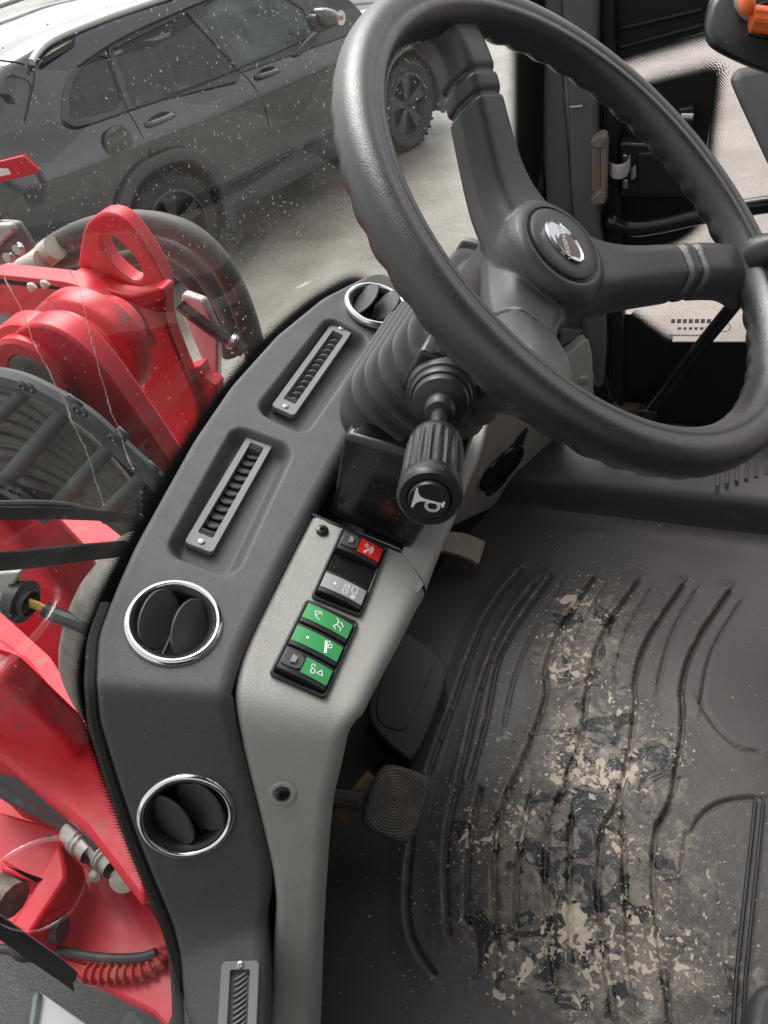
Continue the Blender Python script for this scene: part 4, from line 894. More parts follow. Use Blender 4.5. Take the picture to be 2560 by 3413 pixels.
def dstrip(fn, A, offs, name='dot_screen'):
    P = resample(chaikin(dpoly(fn, A, -.001), 2), 80); c = dpoly(fn, [offs], -.001)[0]
    t = np.gradient(P, axis=0); t /= np.linalg.norm(t, axis=1)[:, None]; nn_ = np.cross(t, DNm); mid = len(P)//2
    if np.dot(nn_[mid], c-P[mid]) < 0: nn_ = -nn_
    w = max(.016, abs(np.dot(nn_[mid], c-P[mid])))*1.35; dots_strip(name, P, P+nn_*w, door, w/6)
dstrip(cC, [(812, 828), (930, 916), (1026, 984), (1045, 993), (1070, 996)], (960, 900))
dstrip(d5, [(340, 510), (432, 482), (1112, 272), (1500, 160)], (790, 420))
dstrip(d6, [(650, 112), (690, 92), (1060, 5), (1150, -18), (1200, -12), (1220, 25), (1150, 590), (1125, 900)], (1250, 300))
dstrip(d6, [(1080, 1180), (1045, 1255), (960, 1330), (860, 1385), (715, 1445)], (990, 1360))
# lock case
lk = MB(); lk.prism(dpoly(d6, [(412, 570), (690, 582), (1000, 560), (1010, 1015), (412, 1032)], -.03), (0, .03, 0)); lc = lk.build('lock_case', MT['bplastic'], door, bevel=.003)
m = MB(); m.prism(dpoly(d6, [(565, 655), (1000, 640), (1000, 990), (565, 1000)], -.034), (0, .008, 0)); m.build('lock_cover', MT['bplastic'], lc, bevel=.002)
p = dpoly(d6, [(668, 850)], -.035)[0]; m = MB(); m.lathe([(.0105, 0), (.009, .002), (.006, .0015), (.0055, -.001), (0, -.001)], p, (0, -1, 0), seg=24); m.build('lock_bolt', MT['zinc'], lc)
m = MB(); P = dpoly(d6, [(318, 690), (308, 770), (330, 850), (400, 880), (480, 850), (505, 780)], -.05); P = chaikin(P, 2); z = V(0, 0, .0)
ax_ = nrm(dpoly(d6, [(400, 880)], -.05)[0]-dpoly(d6, [(400, 800)], -.05)[0])
m.grid(np.array([[q, q-ax_*.021] for q in P])); m.grid(np.array([[q+V(0, .002, 0), q-ax_*.021+V(0, .002, 0)] for q in P])); m.build('latch_hook', MT['chrome'], lc, smooth=60)
for pts in ([(440, 672), (482, 672), (482, 770), (440, 770)], [(440, 880), (486, 880), (486, 955), (440, 955)]):
    m = MB(); m.prism(dpoly(d6, pts, -.036), (0, .006, 0)); m.build('latch_plate', MT['steel'], lc, bevel=.001)
m = MB(); m.prism(dpoly(d6, [(510, 790), (550, 765), (555, 860), (510, 885)], -.04), (0, .02, 0)); m.build('latch_lever', MT['zinc'], lc, bevel=.001)
for x0, x1 in ((345, 400), (930, 1030)):
    m = MB(); m.tube(dpoly(d6, [(x0, 350), (x1, 350)], -.022), .0045, 8); m.build('hinge_pin', MT['zinc'], door)
    m = MB(); m.prism(dpoly(d6, [(x0-20, 290), (x1+5, 268), (x1+10, 420), (x0-20, 430)], -.018), (0, .018, 0)); m.build('hinge_block', MT['bplastic'], door, bevel=.002)
m = MB(); m.prism(dpoly(d6, [(300, 310), (440, 330), (430, 560), (300, 580)], -.012), (0, .012, 0)); m.build('hinge_block', MT['bplastic'], door, bevel=.004)
# grab bar
P = [dpoly(d6, [(325, 1165)], -.005)[0]]+dpoly(d6, [(345, 1215), (420, 1272), (560, 1290), (800, 1250), (1090, 1180), (1500, 1105), (1700, 1078), (2600, 980)], -.05)
m = MB(); m.tube(chaikin(P, 3), .0125, 14); m.build('grab_bar', MT['bgloss'], door)
gs = thing('gas_strut', dpoly(cC, [(930, 1420)], -.04)[0], 'slim black gas strut slanting across the lower right door', 'gas strut')
P = dpoly(cC, [(920, 1440), (1300, 950)], -.04)+dpoly(cC, [(1620, 560)], -.07); m = MB(); m.tube(resample(P, 12), .0115, 12); m.build('strut_cylinder', MT['bgloss'], gs)
m = MB(); m.box(P[0], ((1, 0, 0), (0, 1, 0), (0, 0, 1)), (.016, .012, .016)); m.build('strut_foot', MT['bplastic'], gs, bevel=.004)
m = MB(); m.box(on(cC(790, 1405), (0, DY-.02, 0), DNm), ((1, 0, 0), (0, 1, 0), (0, 0, 1)), (.025, .012, .008)); m.build('strut_bracket', mat('rusty_foot', (.13, .09, .06), .8), gs, bevel=.003)
# etched marks of the door glass
em = MB(); p0 = on(cC(1062, 880), (0, DY+.006, 0), DNm); ex = nrm(on(cC(1180, 880), (0, DY+.006, 0), DNm)-p0); ez = V(0, 0, 1)
mk = mat('etched_mark', (.66, .60, .61), .8)
for j, (txt, sz_) in enumerate((('CEBRACE', .011), ('43R 00142', .007), ('TEMPERED', .005))[:0]):
    pass
for row, (h, x0, n_) in enumerate(((.008, 0, 8), (.005, .012, 7), (.0035, 0, 16))):
    for k in range(n_):
        w_ = .075/n_*.70 if row != 1 else .0055
        o_ = p0+ex*(x0+k*(.075/n_ if row != 1 else .0088))-ez*(row*.0125)
        em.add([o_, o_+ex*w_, o_+ex*w_+ez*h, o_+ez*h], [(0, 1, 2, 3)])
rr_ = [p0+ex*(.086+.008*cos(t))-ez*(.008-.008*sin(t)) for t in np.linspace(0, 2*pi, 20)]; strip(em, rr_, .0014, V(0, -1, 0)); em.build('etched_mark', mk, door, smooth=0, recalc=False)

# ------------------------------------------------------------------ joystick and lever console at the right of the seat
JD = .98
jp = ats(d5(1500, 300), JD); fwd = ROT[2]
js = thing('joystick', jp, 'black joystick grip with orange thumb wheel and red button at the top right', 'joystick')
JN = nrm(-ROT[2]*.78-ROT[1]*.62)
jo = roundpoly(onm(d5, [(1175, -60), (1125, 110), (1112, 230), (1120, 320), (1160, 395), (1260, 460), (1420, 535), (1600, 610), (1800, 680), (2100, 640), (2200, 200), (2100, -250), (1500, -300)], jp, -ROT[2]))
jc = sum(jo)/len(jo); secs = []
for k, h in ((.80, -.012), (.90, -.008), (.965, .0), (.99, .008), (1.0, .02), (.995, .032), (.97, .050), (.90, .07)): secs.append([jc+(p-jc)*k+ray(*d5(1500, 300))*h for p in jo])
m = MB(); m.loft(secs); m.build('grip_body', MT['bplastic'], js, smooth=60)
th = onm(d5, [(1395, -80), (1380, 30), (1430, 110), (1495, 165), (1540, 130), (1580, -60)], jp-ROT[2]*.013, -ROT[2]); m = MB(); m.prism(roundpoly(th), ROT[2]*.01); m.build('button_bezel', MT['framegrey'], js, bevel=.003)
m = MB(); c_ = on(d5(1478, 35), jp-ROT[2]*.018, -ROT[2]); a_, b_, _ = frame(-ROT[2], -ROT[1]); m.loft([[c_+(a_*.0115*cos(t)+b_*.0085*sin(t))*k-ROT[2]*h for t in np.linspace(0, 2*pi, 28, endpoint=False)] for k, h in ((1, 0), (.9, .004), (.5, .006), (.05, .0065))]); m.build('push_button', MT['orange'], js, smooth=60)
wc = on(d5(1600, 180), jp-ROT[2]*.012, -ROT[2]); wa = nrm(ROT[0]+ROT[1]*.12); tt = np.linspace(0, 2*pi, 48, endpoint=False); wb_ = ROT[1]; wc_ = ROT[2]
m = MB(); m.prism([wc-wa*.012+(wb_*cos(t)+wc_*sin(t))*(.0125+.0008*(1 if (i//3) % 2 else 0)) for i, t in enumerate(tt)], wa*.05); m.build('thumb_wheel', MT['orange'], js, smooth=20)
m = MB(); m.prism(roundpoly(onm(d5, [(1560, 20), (1500, 230), (1500, 280), (1560, 295), (1680, 330), (1760, 200), (1720, 0)], jp-ROT[2]*.0125, -ROT[2])), ROT[2]*.004); m.build('wheel_well', MT['bgloss'], js, bevel=.001)
m = MB(); m.tube([jp+V(.065, .03, -.02), jp+V(.09, .04, -.12), jp+V(.13, .05, -.42)], [.026, .022, .03], 14); m.build('joystick_stem', MT['rubber'], js)
lp = ats(d5(1600, 900), 1.12)
lv = thing('lever_console', lp, 'dark grey armrest side panel below the joystick in front of the bright door glass', 'armrest')
lpo = onm(d5, [(1425, 560), (1380, 590), (1340, 650), (1345, 710), (1620, 1300), (1900, 1900), (2600, 1900), (2600, 500), (1800, 520)], lp, -ROT[2]*.8+V(0, 0, .1))
m = MB(); m.prism(roundpoly(lpo, 1), ray(*d5(1700, 1000))*.05); m.build('side_panel', MT['dash'], lv, bevel=.012, seg=4)

# ------------------------------------------------------------------ driver seat base at the right edge
st = thing('driver_seat', (.3, .5, FZ), 'black driver seat base with small side knob at the right edge of the mat', 'seat')
sx = .196
def xpl(pts, x=sx): return onm(FU, pts, (x, 0, 0), (1, 0, 0))
m = MB(); s0 = on((2545, 2290), (0, 0, FZ), (0, 0, 1)); 
m.prism([V(.212, -.12, FZ+.01), V(.222, .62, FZ+.01), V(.222, .92, FZ+.02), V(.34, .92, FZ+.02), V(.34, -.12, FZ+.01)], (0, 0, .16)); m.build('seat_base', MT['bplastic'], st, bevel=.01)
m = MB(); m.box(V(.42, .45, FZ+.25), ((1, 0, 0), (0, 1, 0), (0, 0, 1)), (.17, .26, .06)); m.build('suspension', MT['rubber'], st, bevel=.03)
m = MB(); m.box(V(.58, .45, FZ+.37), ((1, 0, 0), (0, 1, 0), (0, 0, 1)), (.24, .27, .06)); m.build('cushion', MT['bplastic'], st, bevel=.04, seg=4)
kp = on((2527, 2522), (.20, 0, 0), (1, 0, 0)); kd = nrm(V(-1, -.1, .25)); m = MB(); m.lathe([(.008, -.03), (.009, -.004), (.0165, -.002), (.0185, .006), (.0165, .014), (.006, .018), (0, .0185)], kp, kd, seg=24); m.build('side_knob', MT['bplastic'], st, smooth=60)
cz = roundpoly(onm(FU, [(1655, 2120), (1640, 2130), (1622, 2150), (1606, 2300), (1900, 2300), (1900, 2100)], (0, 0, FZ+.10), (0, 0, 1))); m = MB(); m.prism(cz, (0, 0, -.08)); m.build('corner_boot', MT['rubber'], st, bevel=.012, seg=4)
# seat rail with perforated strip
P = onm(FU, [(1632, 1722), (1624, 1800), (1606, 1960), (1590, 2110), (1584, 2212)], (0, 0, FZ+.006), (0, 0, 1)); m = MB(); m.tube(P, .0022, 6); m.tube([p+V(.009, 0, .002) for p in P], .002, 6); m.build('floor_rail', MT['bplastic'], st)

# ================================================================== outside: loader arm and hoses
def ypl(fn, pts, y): return onm(fn, pts, (0, y, 0), (0, 1, 0))
Y1, Y2 = .60, .86
arm = thing('lift_boom', ypl(c3, [(300, 900)], .7)[0], 'scuffed red steel loader arm with slotted lifting lug and round cross tube outside the windscreen', 'loader arm')
# lug plate with a long hole
lug_o = chaikin(ypl(c3, [(470, 480), (500, 250), (520, 190), (560, 140), (640, 100), (730, 125), (800, 190), (900, 330), (985, 480), (1010, 560), (1010, 640), (1020, 800), (1140, 1100), (1230, 1300), (1200, 1600), (860, 1300), (900, 1000), (800, 760), (600, 600)], Y2), 1, True)
lug_i = chaikin(ypl(c3, [(610, 290), (622, 250), (655, 235), (690, 250), (760, 310), (830, 390), (872, 470), (874, 510), (840, 535), (790, 520), (700, 450), (640, 370)], Y2), 2, True)
def plate_hole(out, inn, ext, name, parent, bev=.004):
    bm = bmesh.new(); ov = [bm.verts.new(tuple(p)) for p in out]; iv = [bm.verts.new(tuple(p)) for p in inn]
    oe = [bm.edges.new((ov[i], ov[(i+1) % len(ov)])) for i in range(len(ov))]; ie = [bm.edges.new((iv[i], iv[(i+1) % len(iv)])) for i in range(len(iv))]
    r = bmesh.ops.triangle_fill(bm, edges=oe+ie, use_beauty=True); fs = [f for f in bm.faces]
    ex = bmesh.ops.extrude_face_region(bm, geom=fs); vs = [g for g in ex['geom'] if isinstance(g, bmesh.types.BMVert)]; bmesh.ops.translate(bm, verts=vs, vec=tuple(ext))
    bmesh.ops.recalc_face_normals(bm, faces=bm.faces); v = [tuple(q.co) for q in bm.verts]; bm.verts.index_update(); f = [tuple(q.index for q in fc.verts) for fc in bm.faces]; bm.free()
    m = MB(); m.add(v, f); return m.build(name, MT['red'], parent, bevel=bev, seg=2)
plate_hole(lug_o, lug_i, V(0, .030, 0), 'lifting_lug', arm)
# near side plate: boss and diagonal limb
np_ = ypl(c3, [(35, 900), (90, 830), (170, 795), (260, 795), (380, 840), (500, 930), (640, 1090), (800, 1310), (1010, 1610), (1100, 1760), (960, 1900), (700, 1560), (470, 1290), (330, 1200), (200, 1150), (90, 1130), (45, 1050), (25, 960)], Y1)
m = MB(); m.prism(chaikin(np_, 1, True), (0, .035, 0)); m.build('side_plate', MT['red'], arm, bevel=.004)
pc_ = ypl(c3, [(235, 1095)], Y1)[0]; YD = V(0, 1, 0)
m = MB(); m.lathe([(.034, -.012), (.050, -.014), (.055, -.010), (.055, .002), (.064, .004), (.067, .010), (.067, .034)], pc_, YD, hint=(1, 0, 0), seg=48); m.build('boss_ring', MT['red'], arm, smooth=40)
m = MB(); m.lathe([(.0, -.012), (.030, -.012), (.0335, -.009), (.034, .01)], pc_, YD, hint=(1, 0, 0), seg=40); m.build('pin_end', mat('dirty_pin', (.13, .13, .10), .6, metal=.4, var=.4, vscale=25, dust=.3, dustcol=(.25, .22, .14)), arm, smooth=40)
m = MB(); m.lathe([(.055, .030), (.066, .034), (.067, .060), (.069, .078), (.077, .083), (.080, .087), (.080, .118), (.075, .122), (.055, .125), (.04, .17)], pc_+V(-.004, 0, -.026), YD, hint=(1, 0, 0), seg=64); m.build('cross_tube', MT['red'], arm, smooth=40)
# upper limb reaching forward to the left edge
ul = ypl(c3, [(-250, 480), (0, 500), (240, 530), (420, 560), (600, 620), (600, 900), (300, 900), (215, 790), (150, 800), (60, 735), (0, 735), (-250, 760)], Y2-.05)
m = MB(); m.prism(chaikin(ul, 1, True), (0, .03, 0)); m.build('upper_limb', MT['red'], arm, bevel=.004)
fl_ = ypl(c3, [(-250, 470), (0, 490), (240, 515), (420, 535), (560, 590), (700, 690), (800, 800), (870, 930)], Y2-.05); fl_ = resample(chaikin(fl_, 2), 40)
m = MB(); m.loft([[p, p+V(0, .035, 0), p+V(0, .035, -.016), p+V(0, 0, -.016)] for p in fl_]); m.build('top_flange', MT['red'], arm, bevel=.003)
wl = ypl(c3, [(380, 520), (470, 490), (640, 580), (790, 620), (870, 600), (1000, 560), (1010, 640), (860, 720), (700, 640), (560, 600)], Y2-.03); m = MB(); m.prism(chaikin(wl, 1, True), (0, .03, 0)); m.build('weld_seam', MT['red'], arm, bevel=.01, seg=3)
for q in ((205, 575), (285, 560)):
    c_ = ypl(c3, [q], Y1+.095)[0]; m = MB(); m.lathe([(.006, 0), (.005, .006), (.002, .009), (0, .009)], c_, (-.1, -.3, .9), seg=12); m.build('grease_nipple', MT['zinc'], arm)
# red inner web behind the lug, then the white plate
bk = ypl(c3, [(860, 1180), (1230, 1050), (1240, 1120), (1330, 1180), (1330, 1500), (900, 1640), (800, 1400)], Y2+.02); m = MB(); m.prism(bk, (0, .03, 0)); m.build('inner_web', MT['red'], arm, bevel=.004)
sg = ypl(c3, [(1112, 610), (1240, 655), (1335, 860), (1335, 1240), (1110, 720)], Y2+.12); m = MB(); m.prism(sg, (0, .02, 0)); o = m.build('white_plate', MT['whitepaint'], None, bevel=.004); tag(o, 'white painted plate edge standing behind the slotted red lug', 'plate')

# lower red frame below
low = thing('lower_chassis', (-.9, .3, 1.15), 'broad red lower loader frame with ribbed edge at the lower left outside the glass', 'loader frame')
ZL = 1.12
def zpl(fn, pts, z): return onm(fn, pts, (0, 0, z), (0, 0, 1))
m = MB(); m.prism(zpl(FU, [(-120, 1720), (60, 1770), (300, 1840), (420, 1960), (420, 2290), (330, 2190), (210, 2128), (100, 2080), (-120, 2010)], ZL), (0, 0, -.05)); m.build('deck_plate', MT['red'], low, bevel=.006)
m = MB(); m.prism(zpl(FU, [(-170, 1020), (150, 1060), (340, 1180), (345, 1900), (-170, 1900)], ZL-.10), (0, 0, -.03)); m.build('back_plate', MT['red'], low, bevel=.004)
m = MB(); m.prism(zpl(FU, [(-120, 1290), (60, 1420), (200, 1600), (290, 1720), (330, 1850), (310, 1960), (180, 1790), (0, 1640), (-120, 1600)], ZL+.22), (0, 0, -.30)); m.build('slope_plate', MT['red'], low, bevel=.01)
m = MB(); m.prism(ypl(FU, [(-140, 1050), (0, 1140), (130, 1270), (270, 1500), (310, 1690), (230, 1620), (100, 1420), (0, 1330), (-140, 1260)], .50), (0, .08, 0)); m.build('lift_arm', MT['red'], low, bevel=.012, seg=3)
m = MB(); m.prism(ypl(FU, [(-140, 1420), (0, 1470), (140, 1600), (230, 1760), (200, 1790), (90, 1660), (0, 1590), (-140, 1560)], .40), (0, .05, 0)); m.build('lower_arm', MT['red'], low, bevel=.012, seg=3)
m = MB(); m.prism(zpl(e4, [(0, 850), (290, 1010), (470, 720), (520, 940), (520, 1010), (215, 1480), (70, 1390), (150, 1270), (300, 1040), (0, 960)], ZL+.12), (0, 0, -.10)); m.build('gusset', MT['red'], low, bevel=.006)
# ribbed hem
P = chaikin(zpl(e4, [(470, 1690), (620, 1740), (740, 1775), (930, 1770), (1120, 1750), (1230, 1690), (1290, 1610), (1310, 1560)], ZL+.015), 2); P = resample(P, 90)
m = MB(); rr_ = [.010+.006*(1 if (i % 6) < 3 and i > 24 else 0) for i in range(90)]; m.tube(P, rr_, 8); m.build('ribbed_conduit', mat('red_conduit', (.5, .03, .03), .45, dust=.3, dustcol=(.5, .2, .12), dustscale=30), low)
P = chaikin(zpl(e4, [(-60, 1560), (200, 1590), (460, 1575), (640, 1620), (900, 1650), (1130, 1640), (1230, 1600)], ZL+.03), 2); m = MB(); m.tube(P, .0075, 10); o = m.build('cable', MT['hose'], None); tag(o, 'thin black cable lying along the red lower frame', 'cable')
m = MB(); c_ = zpl(e4, [(400, 1420)], ZL+.06)[0]; m.tube([zpl(e4, [(180, 1560)], ZL+.03)[0], zpl(e4, [(330, 1400)], ZL+.06)[0], zpl(e4, [(500, 1420)], ZL+.06)[0]], [.026, .026, .020], 14); o = m.build('rubber_buffer', MT['hose'], None); tag(o, 'short thick black rubber stub beside the red gusset plate', 'buffer')
m = MB(); m.tube(zpl(e4, [(-100, 1180), (0, 1120), (110, 1190)], ZL+.10), .030, 12); o = m.build('pipe_end', mat('dirty_pipe', (.10, .09, .075), .6, dust=.3), None); tag(o, 'dirty dark pipe end at the left edge near the red gusset', 'pipe')
# pressure hoses with twin fitting
fit = thing('hydraulic_fitting', zpl(e4, [(820, 870)], ZL+.08)[0], 'twin zinc hydraulic couplings on a small teal block with black hoses', 'hydraulic coupling')
HZ = ZL+.10
def hoseP(pts, z): return chaikin(zpl(e4, pts, z), 3)
m = MB(); m.tube(hoseP([(-200, 20), (0, 130), (250, 300), (450, 420), (620, 530), (760, 640), (850, 770)], HZ+.03), .0225, 14); m.build('hose', MT['hose'], fit)
m = MB(); m.tube(hoseP([(-200, 120), (0, 260), (200, 380), (420, 480), (560, 580), (620, 680)], HZ), .021, 14); m.build('hose', MT['hose'], fit)
for (x0, y0), (x1, y1), r_ in (((560, 620), (700, 790), .0225), ((800, 740), (900, 900), .0255)):
    a_, b_ = zpl(e4, [(x0, y0), (x1, y1)], HZ+.02); dd = nrm(b_-a_); l_ = np.linalg.norm(b_-a_)
    m = MB(); m.lathe([(r_*.9, 0), (r_, l_*.1), (r_, l_*.45), (r_*1.12, l_*.5), (r_*1.12, l_*.58), (r_, l_*.62), (r_*1.1, l_*.68), (r_*1.1, l_*.76), (r_*.9, l_*.8), (r_*.85, l_*1.15)], a_, dd, seg=20); m.build('coupling', MT['zinc'], fit, smooth=30)
m = MB(); m.prism(zpl(e4, [(645, 860), (700, 800), (960, 930), (985, 900), (920, 1010)], HZ), (0, 0, -.05)); m.build('coupling_block', MT['teal'], fit, bevel=.004)
for q, r_ in (((985, 1000), .024), ((765, 970), .011)):
    a_ = zpl(e4, [q], HZ-.01)[0]; m = MB(); m.lathe([(r_, -.03), (r_, .0), (r_*.9, .012), (0, .016)], a_, nrm(V(.3, -.5, .5)), seg=18); m.build('end_plug', MT['zinc'], fit, smooth=40)

# hose loops behind the lug
hl_ = thing('hose_bundle', ypl(d2, [(1300, 800)], 1.0)[0], 'thick looping bundle of dusty black hoses behind the red lug', 'hoses')
for pts, y, r_ in (([(120, 830), (300, 700), (500, 590), (760, 530), (980, 540), (1180, 610), (1340, 760), (1450, 950), (1540, 1200), (1580, 1400)], 1.02, .0195),
                   ([(150, 850), (350, 760), (560, 690), (800, 620), (1000, 650), (1180, 760), (1300, 900), (1400, 1080), (1480, 1300)], 1.06, .0190),
                   ([(200, 870), (400, 840), (600, 800), (900, 720), (1060, 790), (1200, 900), (1330, 1110), (1420, 1350)], 1.10, .0175),
                   ([(900, 560), (1100, 600), (1270, 720), (1400, 880), (1490, 1080), (1560, 1320)], 1.08, .0185)):
    m = MB(); m.tube(chaikin(ypl(d2, pts, y), 3), r_, 14); m.build('hose', MT['hosedust'], hl_)
for pts, y, r_ in (([(20, 880), (110, 830), (240, 770), (340, 690)], .99, .021), ([(-80, 900), (60, 850), (180, 800), (260, 770)], .97, .018)):
    m = MB(); m.tube(chaikin(ypl(d2, pts, y), 2), [r_]*len(chaikin(ypl(d2, pts, y), 2)), 14); m.build('sleeve', MT['dustwhite'], hl_)
m = MB(); m.tube(chaikin(ypl(d2, [(1110, 1040), (1230, 1140), (1420, 1270), (1500, 1330)], .98), 1), .012, 10); m.build('hose', MT['hose'], hl_)
c_ = ypl(d2, [(1425, 1262)], .97)[0]; m = MB(); m.lathe([(.014, -.006), (.016, 0), (.014, .006)], c_, nrm(V(.5, .2, -.6)), seg=18); m.build('hose_clamp', MT['steel'], hl_)

# strapped hose sleeve in front of the near plate
sl_ = thing('hose_sleeve', ypl(c3, [(400, 1500)], .46)[0], 'bulging bundle of grey hoses held in a black webbing cage at the left', 'hose sleeve')
YS = .46
def bulge(fn, pts, y0=YS): return ypl(fn, pts, y0)
for j in range(8):
    t = j/7.0
    A = np.array([(-120, 1150+600*t), (60, 1165+560*t), (300, 1300+480*t), (560, 1520+380*t), (840, 1850+270*t)])
    P = chaikin(ypl(c3, A.tolist(), YS+.035+.02*abs(t-.5)), 3); m = MB(); m.tube(P, .0082, 14); m.build('hose', MT['hosecage'], sl_)
bkp = ypl(c3, [(-200, 1120), (60, 1140), (300, 1240), (560, 1410), (900, 1730), (1000, 1960), (-200, 1960)], YS+.075); m = MB(); m.prism(bkp, (0, .01, 0)); m.build('hose_gap_shade', MT['bdeep'], sl_)  # black plate added to imitate the shade between the hoses
for a, b, w_ in (((-160, 1500), (180, 1190), 90), ((40, 1800), (300, 1230), 75), ((30, 1760), (440, 1290), 112), ((370, 1880), (740, 1480), 95), ((640, 1960), (930, 1680), 90)):
    if a == (40, 1800): continue
    a = np.array(a, float); b = np.array(b, float); d_ = (b-a)/np.linalg.norm(b-a); n_ = np.array([-d_[1], d_[0]])*w_*.5
    rows = []
    for t in np.linspace(-.08, 1.08, 14):
        q = a+(b-a)*t; lift = .012*sin(pi*np.clip(t, 0, 1)); rows.append(ypl(c3, [tuple(q-n_), tuple(q+n_)], YS+.012-lift))
    G = np.array(rows); m = MB(); m.grid(G); o = m.build('strap', MT['strap'], sl_, smooth=60); s_ = o.modifiers.new('thick', 'SOLIDIFY'); s_.thickness = .003
for A in ([(-120, 1115), (60, 1125), (220, 1180), (420, 1290), (560, 1380), (760, 1570), (930, 1720), (1060, 1850)], [(-60, 1730), (60, 1800), (160, 1860), (300, 1990)]):
    P = chaikin(ypl(c3, A, YS+.01), 3); m = MB(); m.tube(P, .0105, 8); m.build('cage_rail', MT['strap'], sl_)
for k, q in enumerate(((150, 1170), (200, 1185), (480, 1310), (520, 1330), (700, 1490), (20, 1780), (80, 1810), (130, 1830))):
    c_ = ypl(c3, [q], YS-.004)[0]; m = MB(); m.lathe([(.003, 0), (.006, .002), (.003, .004), (.0025, .002), (.003, 0)], c_, (0, -1, .2), seg=12); m.build('ring_link', MT['hose'], sl_)

# bracket with bolts at the left edge
br = thing('bolted_bracket', ypl(c3, [(80, 300)], .75)[0], 'grey angled steel bracket with two bright bolts at the left edge', 'bracket')
m = MB(); m.prism(ypl(c3, [(-120, 190), (0, 165), (95, 172), (125, 215), (200, 330), (150, 370), (60, 420), (-120, 470)], .75), (0, .012, 0)); m.build('plate', MT['bracket'], br, bevel=.004)
m = MB(); m.prism(ypl(c3, [(-120, 165), (90, 160), (120, 205), (20, 300), (-40, 420), (-120, 450)], .745), (0, -.012, 0)); m.build('flange', mat('pale_bracket', (.42, .43, .42), .5), br, bevel=.003)
for q in ((122, 325), (62, 375)):
    c_ = ypl(c3, [q], .74)[0]; m = MB(); m.lathe([(.0085, 0), (.0085, .004), (.0065, .007), (0, .0075)], c_, (0, -1, .1), seg=6 if 0 else 16); m.build('bolt', MT['steel'], br)
rr = ypl(d2, [(190, 700), (240, 670), (300, 680), (290, 760), (210, 790)], 1.3); m = MB(); m.prism(roundpoly(rr), (0, .03, 0)); o = m.build('reflector', MT['lamp'], None); tag(o, 'small red round reflector peeping out above the white sleeve', 'reflector')
# plug with yellow wires on a plate
pg = thing('wire_plug', ypl(c4, [(110, 450)], .36)[0], 'black cable plug with yellow wires on a pale metal clip outside the glass', 'plug')
m = MB(); m.prism(ypl(c4, [(-60, 330), (80, 325), (60, 370), (20, 440), (95, 515), (70, 525), (-60, 470)], .375), (0, .012, 0)); m.build('clip_plate', mat('pale_clip', (.5, .49, .46), .5, dust=.3, dustcol=(.3, .25, .2)), pg, bevel=.002)
a_, b_ = ypl(c4, [(55, 430), (130, 455)], .37); dd = nrm(b_-a_); l_ = np.linalg.norm(b_-a_); m = MB(); m.lathe([(.0, 0), (.021, 0), (.021, l_*.4), (.025, l_*.45), (.025, l_*.7), (.017, l_*.75), (.015, l_)], a_, dd, seg=18); m.build('connector', MT['hose'], pg, smooth=30)
for j in range(4):
    m = MB(); m.tube(ypl(c4, [(125, 440+8*j), (160, 452+7*j), (188, 468+4*j)], .369), .0022, 6); m.build('wire', MT['yellow'], pg)
m = MB(); m.tube(chaikin(ypl(c4, [(185, 475), (240, 505), (300, 525), (380, 560)], .37), 2), .009, 10); m.build('cable', MT['hose'], pg)
# pale rounded dusty casing behind the dotted border
dc = chaikin(ypl(c4, [(440, 285), (360, 330), (305, 430), (275, 560), (275, 690), (300, 760), (345, 860), (420, 960), (520, 900), (520, 300)], .40), 2, True)
cc_ = sum(dc)/len(dc); secs = [[cc_+(p-cc_)*k+V(0, h, 0) for p in dc] for k, h in ((.62, -.03), (.82, -.024), (.94, -.012), (1, .0), (1, .05))]
m = MB(); m.loft(secs); o = m.build('casing', mat('dusty_casing', (.30, .285, .25), .8, var=.35, vscale=60, dust=.3, dustcol=(.14, .12, .10), dustscale=40, bump=.4, bscale=200), None, smooth=60); tag(o, 'pale dusty rounded casing just outside the glass beside the dashboard', 'casing')

# wiper outside the glass
def gpl(fn, pts, off):                              # points on the outside of the curved glass
    out = []
    for q in pts:
        px = fn(*q); v = ray(*px); t0, t1 = .2, 2.5; f = lambda t: (CAM+v*t)[0]-(gx((CAM+v*t)[1])-off)
        for _ in range(50):
            tm = .5*(t0+t1)
            if f(tm) > 0: t0 = tm
            else: t1 = tm
        out.append(CAM+v*t0)
    return out
wp = thing('windscreen_wiper', gpl(c4, [(200, 150)], .02)[0], 'black windscreen wiper arm with washer hose crossing the glass at the left', 'wiper')
m = MB(); P = gpl(c4, [(-80, 78), (0, 78), (200, 76), (380, 84), (480, 92), (570, 96)], .014); rows = [[p+V(0, 0, .0065), p+V(-.006, 0, .006), p+V(-.006, 0, -.006), p+V(0, 0, -.0065)] for p in resample(P, 20)]; m.loft(rows); m.build('wiper_arm', MT['wiperarm'], wp)
m = MB(); P = chaikin(gpl(c4, [(-80, 42), (0, 40), (160, 36), (280, 42), (380, 68), (480, 98), (560, 104)], .024), 2); m.tube(P, .0032, 8); m.build('washer_hose', MT['strap'], wp)
m = MB(); P = resample(gpl(c4, [(-80, 285), (0, 280), (120, 272), (300, 250), (440, 235), (530, 225)], .010), 24); m.loft([[p+V(0, 0, .009), p+V(-.008, 0, .004), p+V(-.008, 0, -.007), p+V(0, 0, -.009)] for p in P]); m.build('wiper_blade', MT['wiper'], wp)
m = MB(); P = resample(gpl(c4, [(-80, 262), (0, 258), (100, 246), (300, 225), (440, 212), (520, 205)], .014), 24); m.tube(P, .004, 6); m.build('blade_spine', MT['wiperarm'], wp)
w2 = thing('wiper_blade', gpl(e4, [(300, 1600)], .02)[0], 'dark green black wiper blade end slanting over the glass at the bottom left', 'wiper')
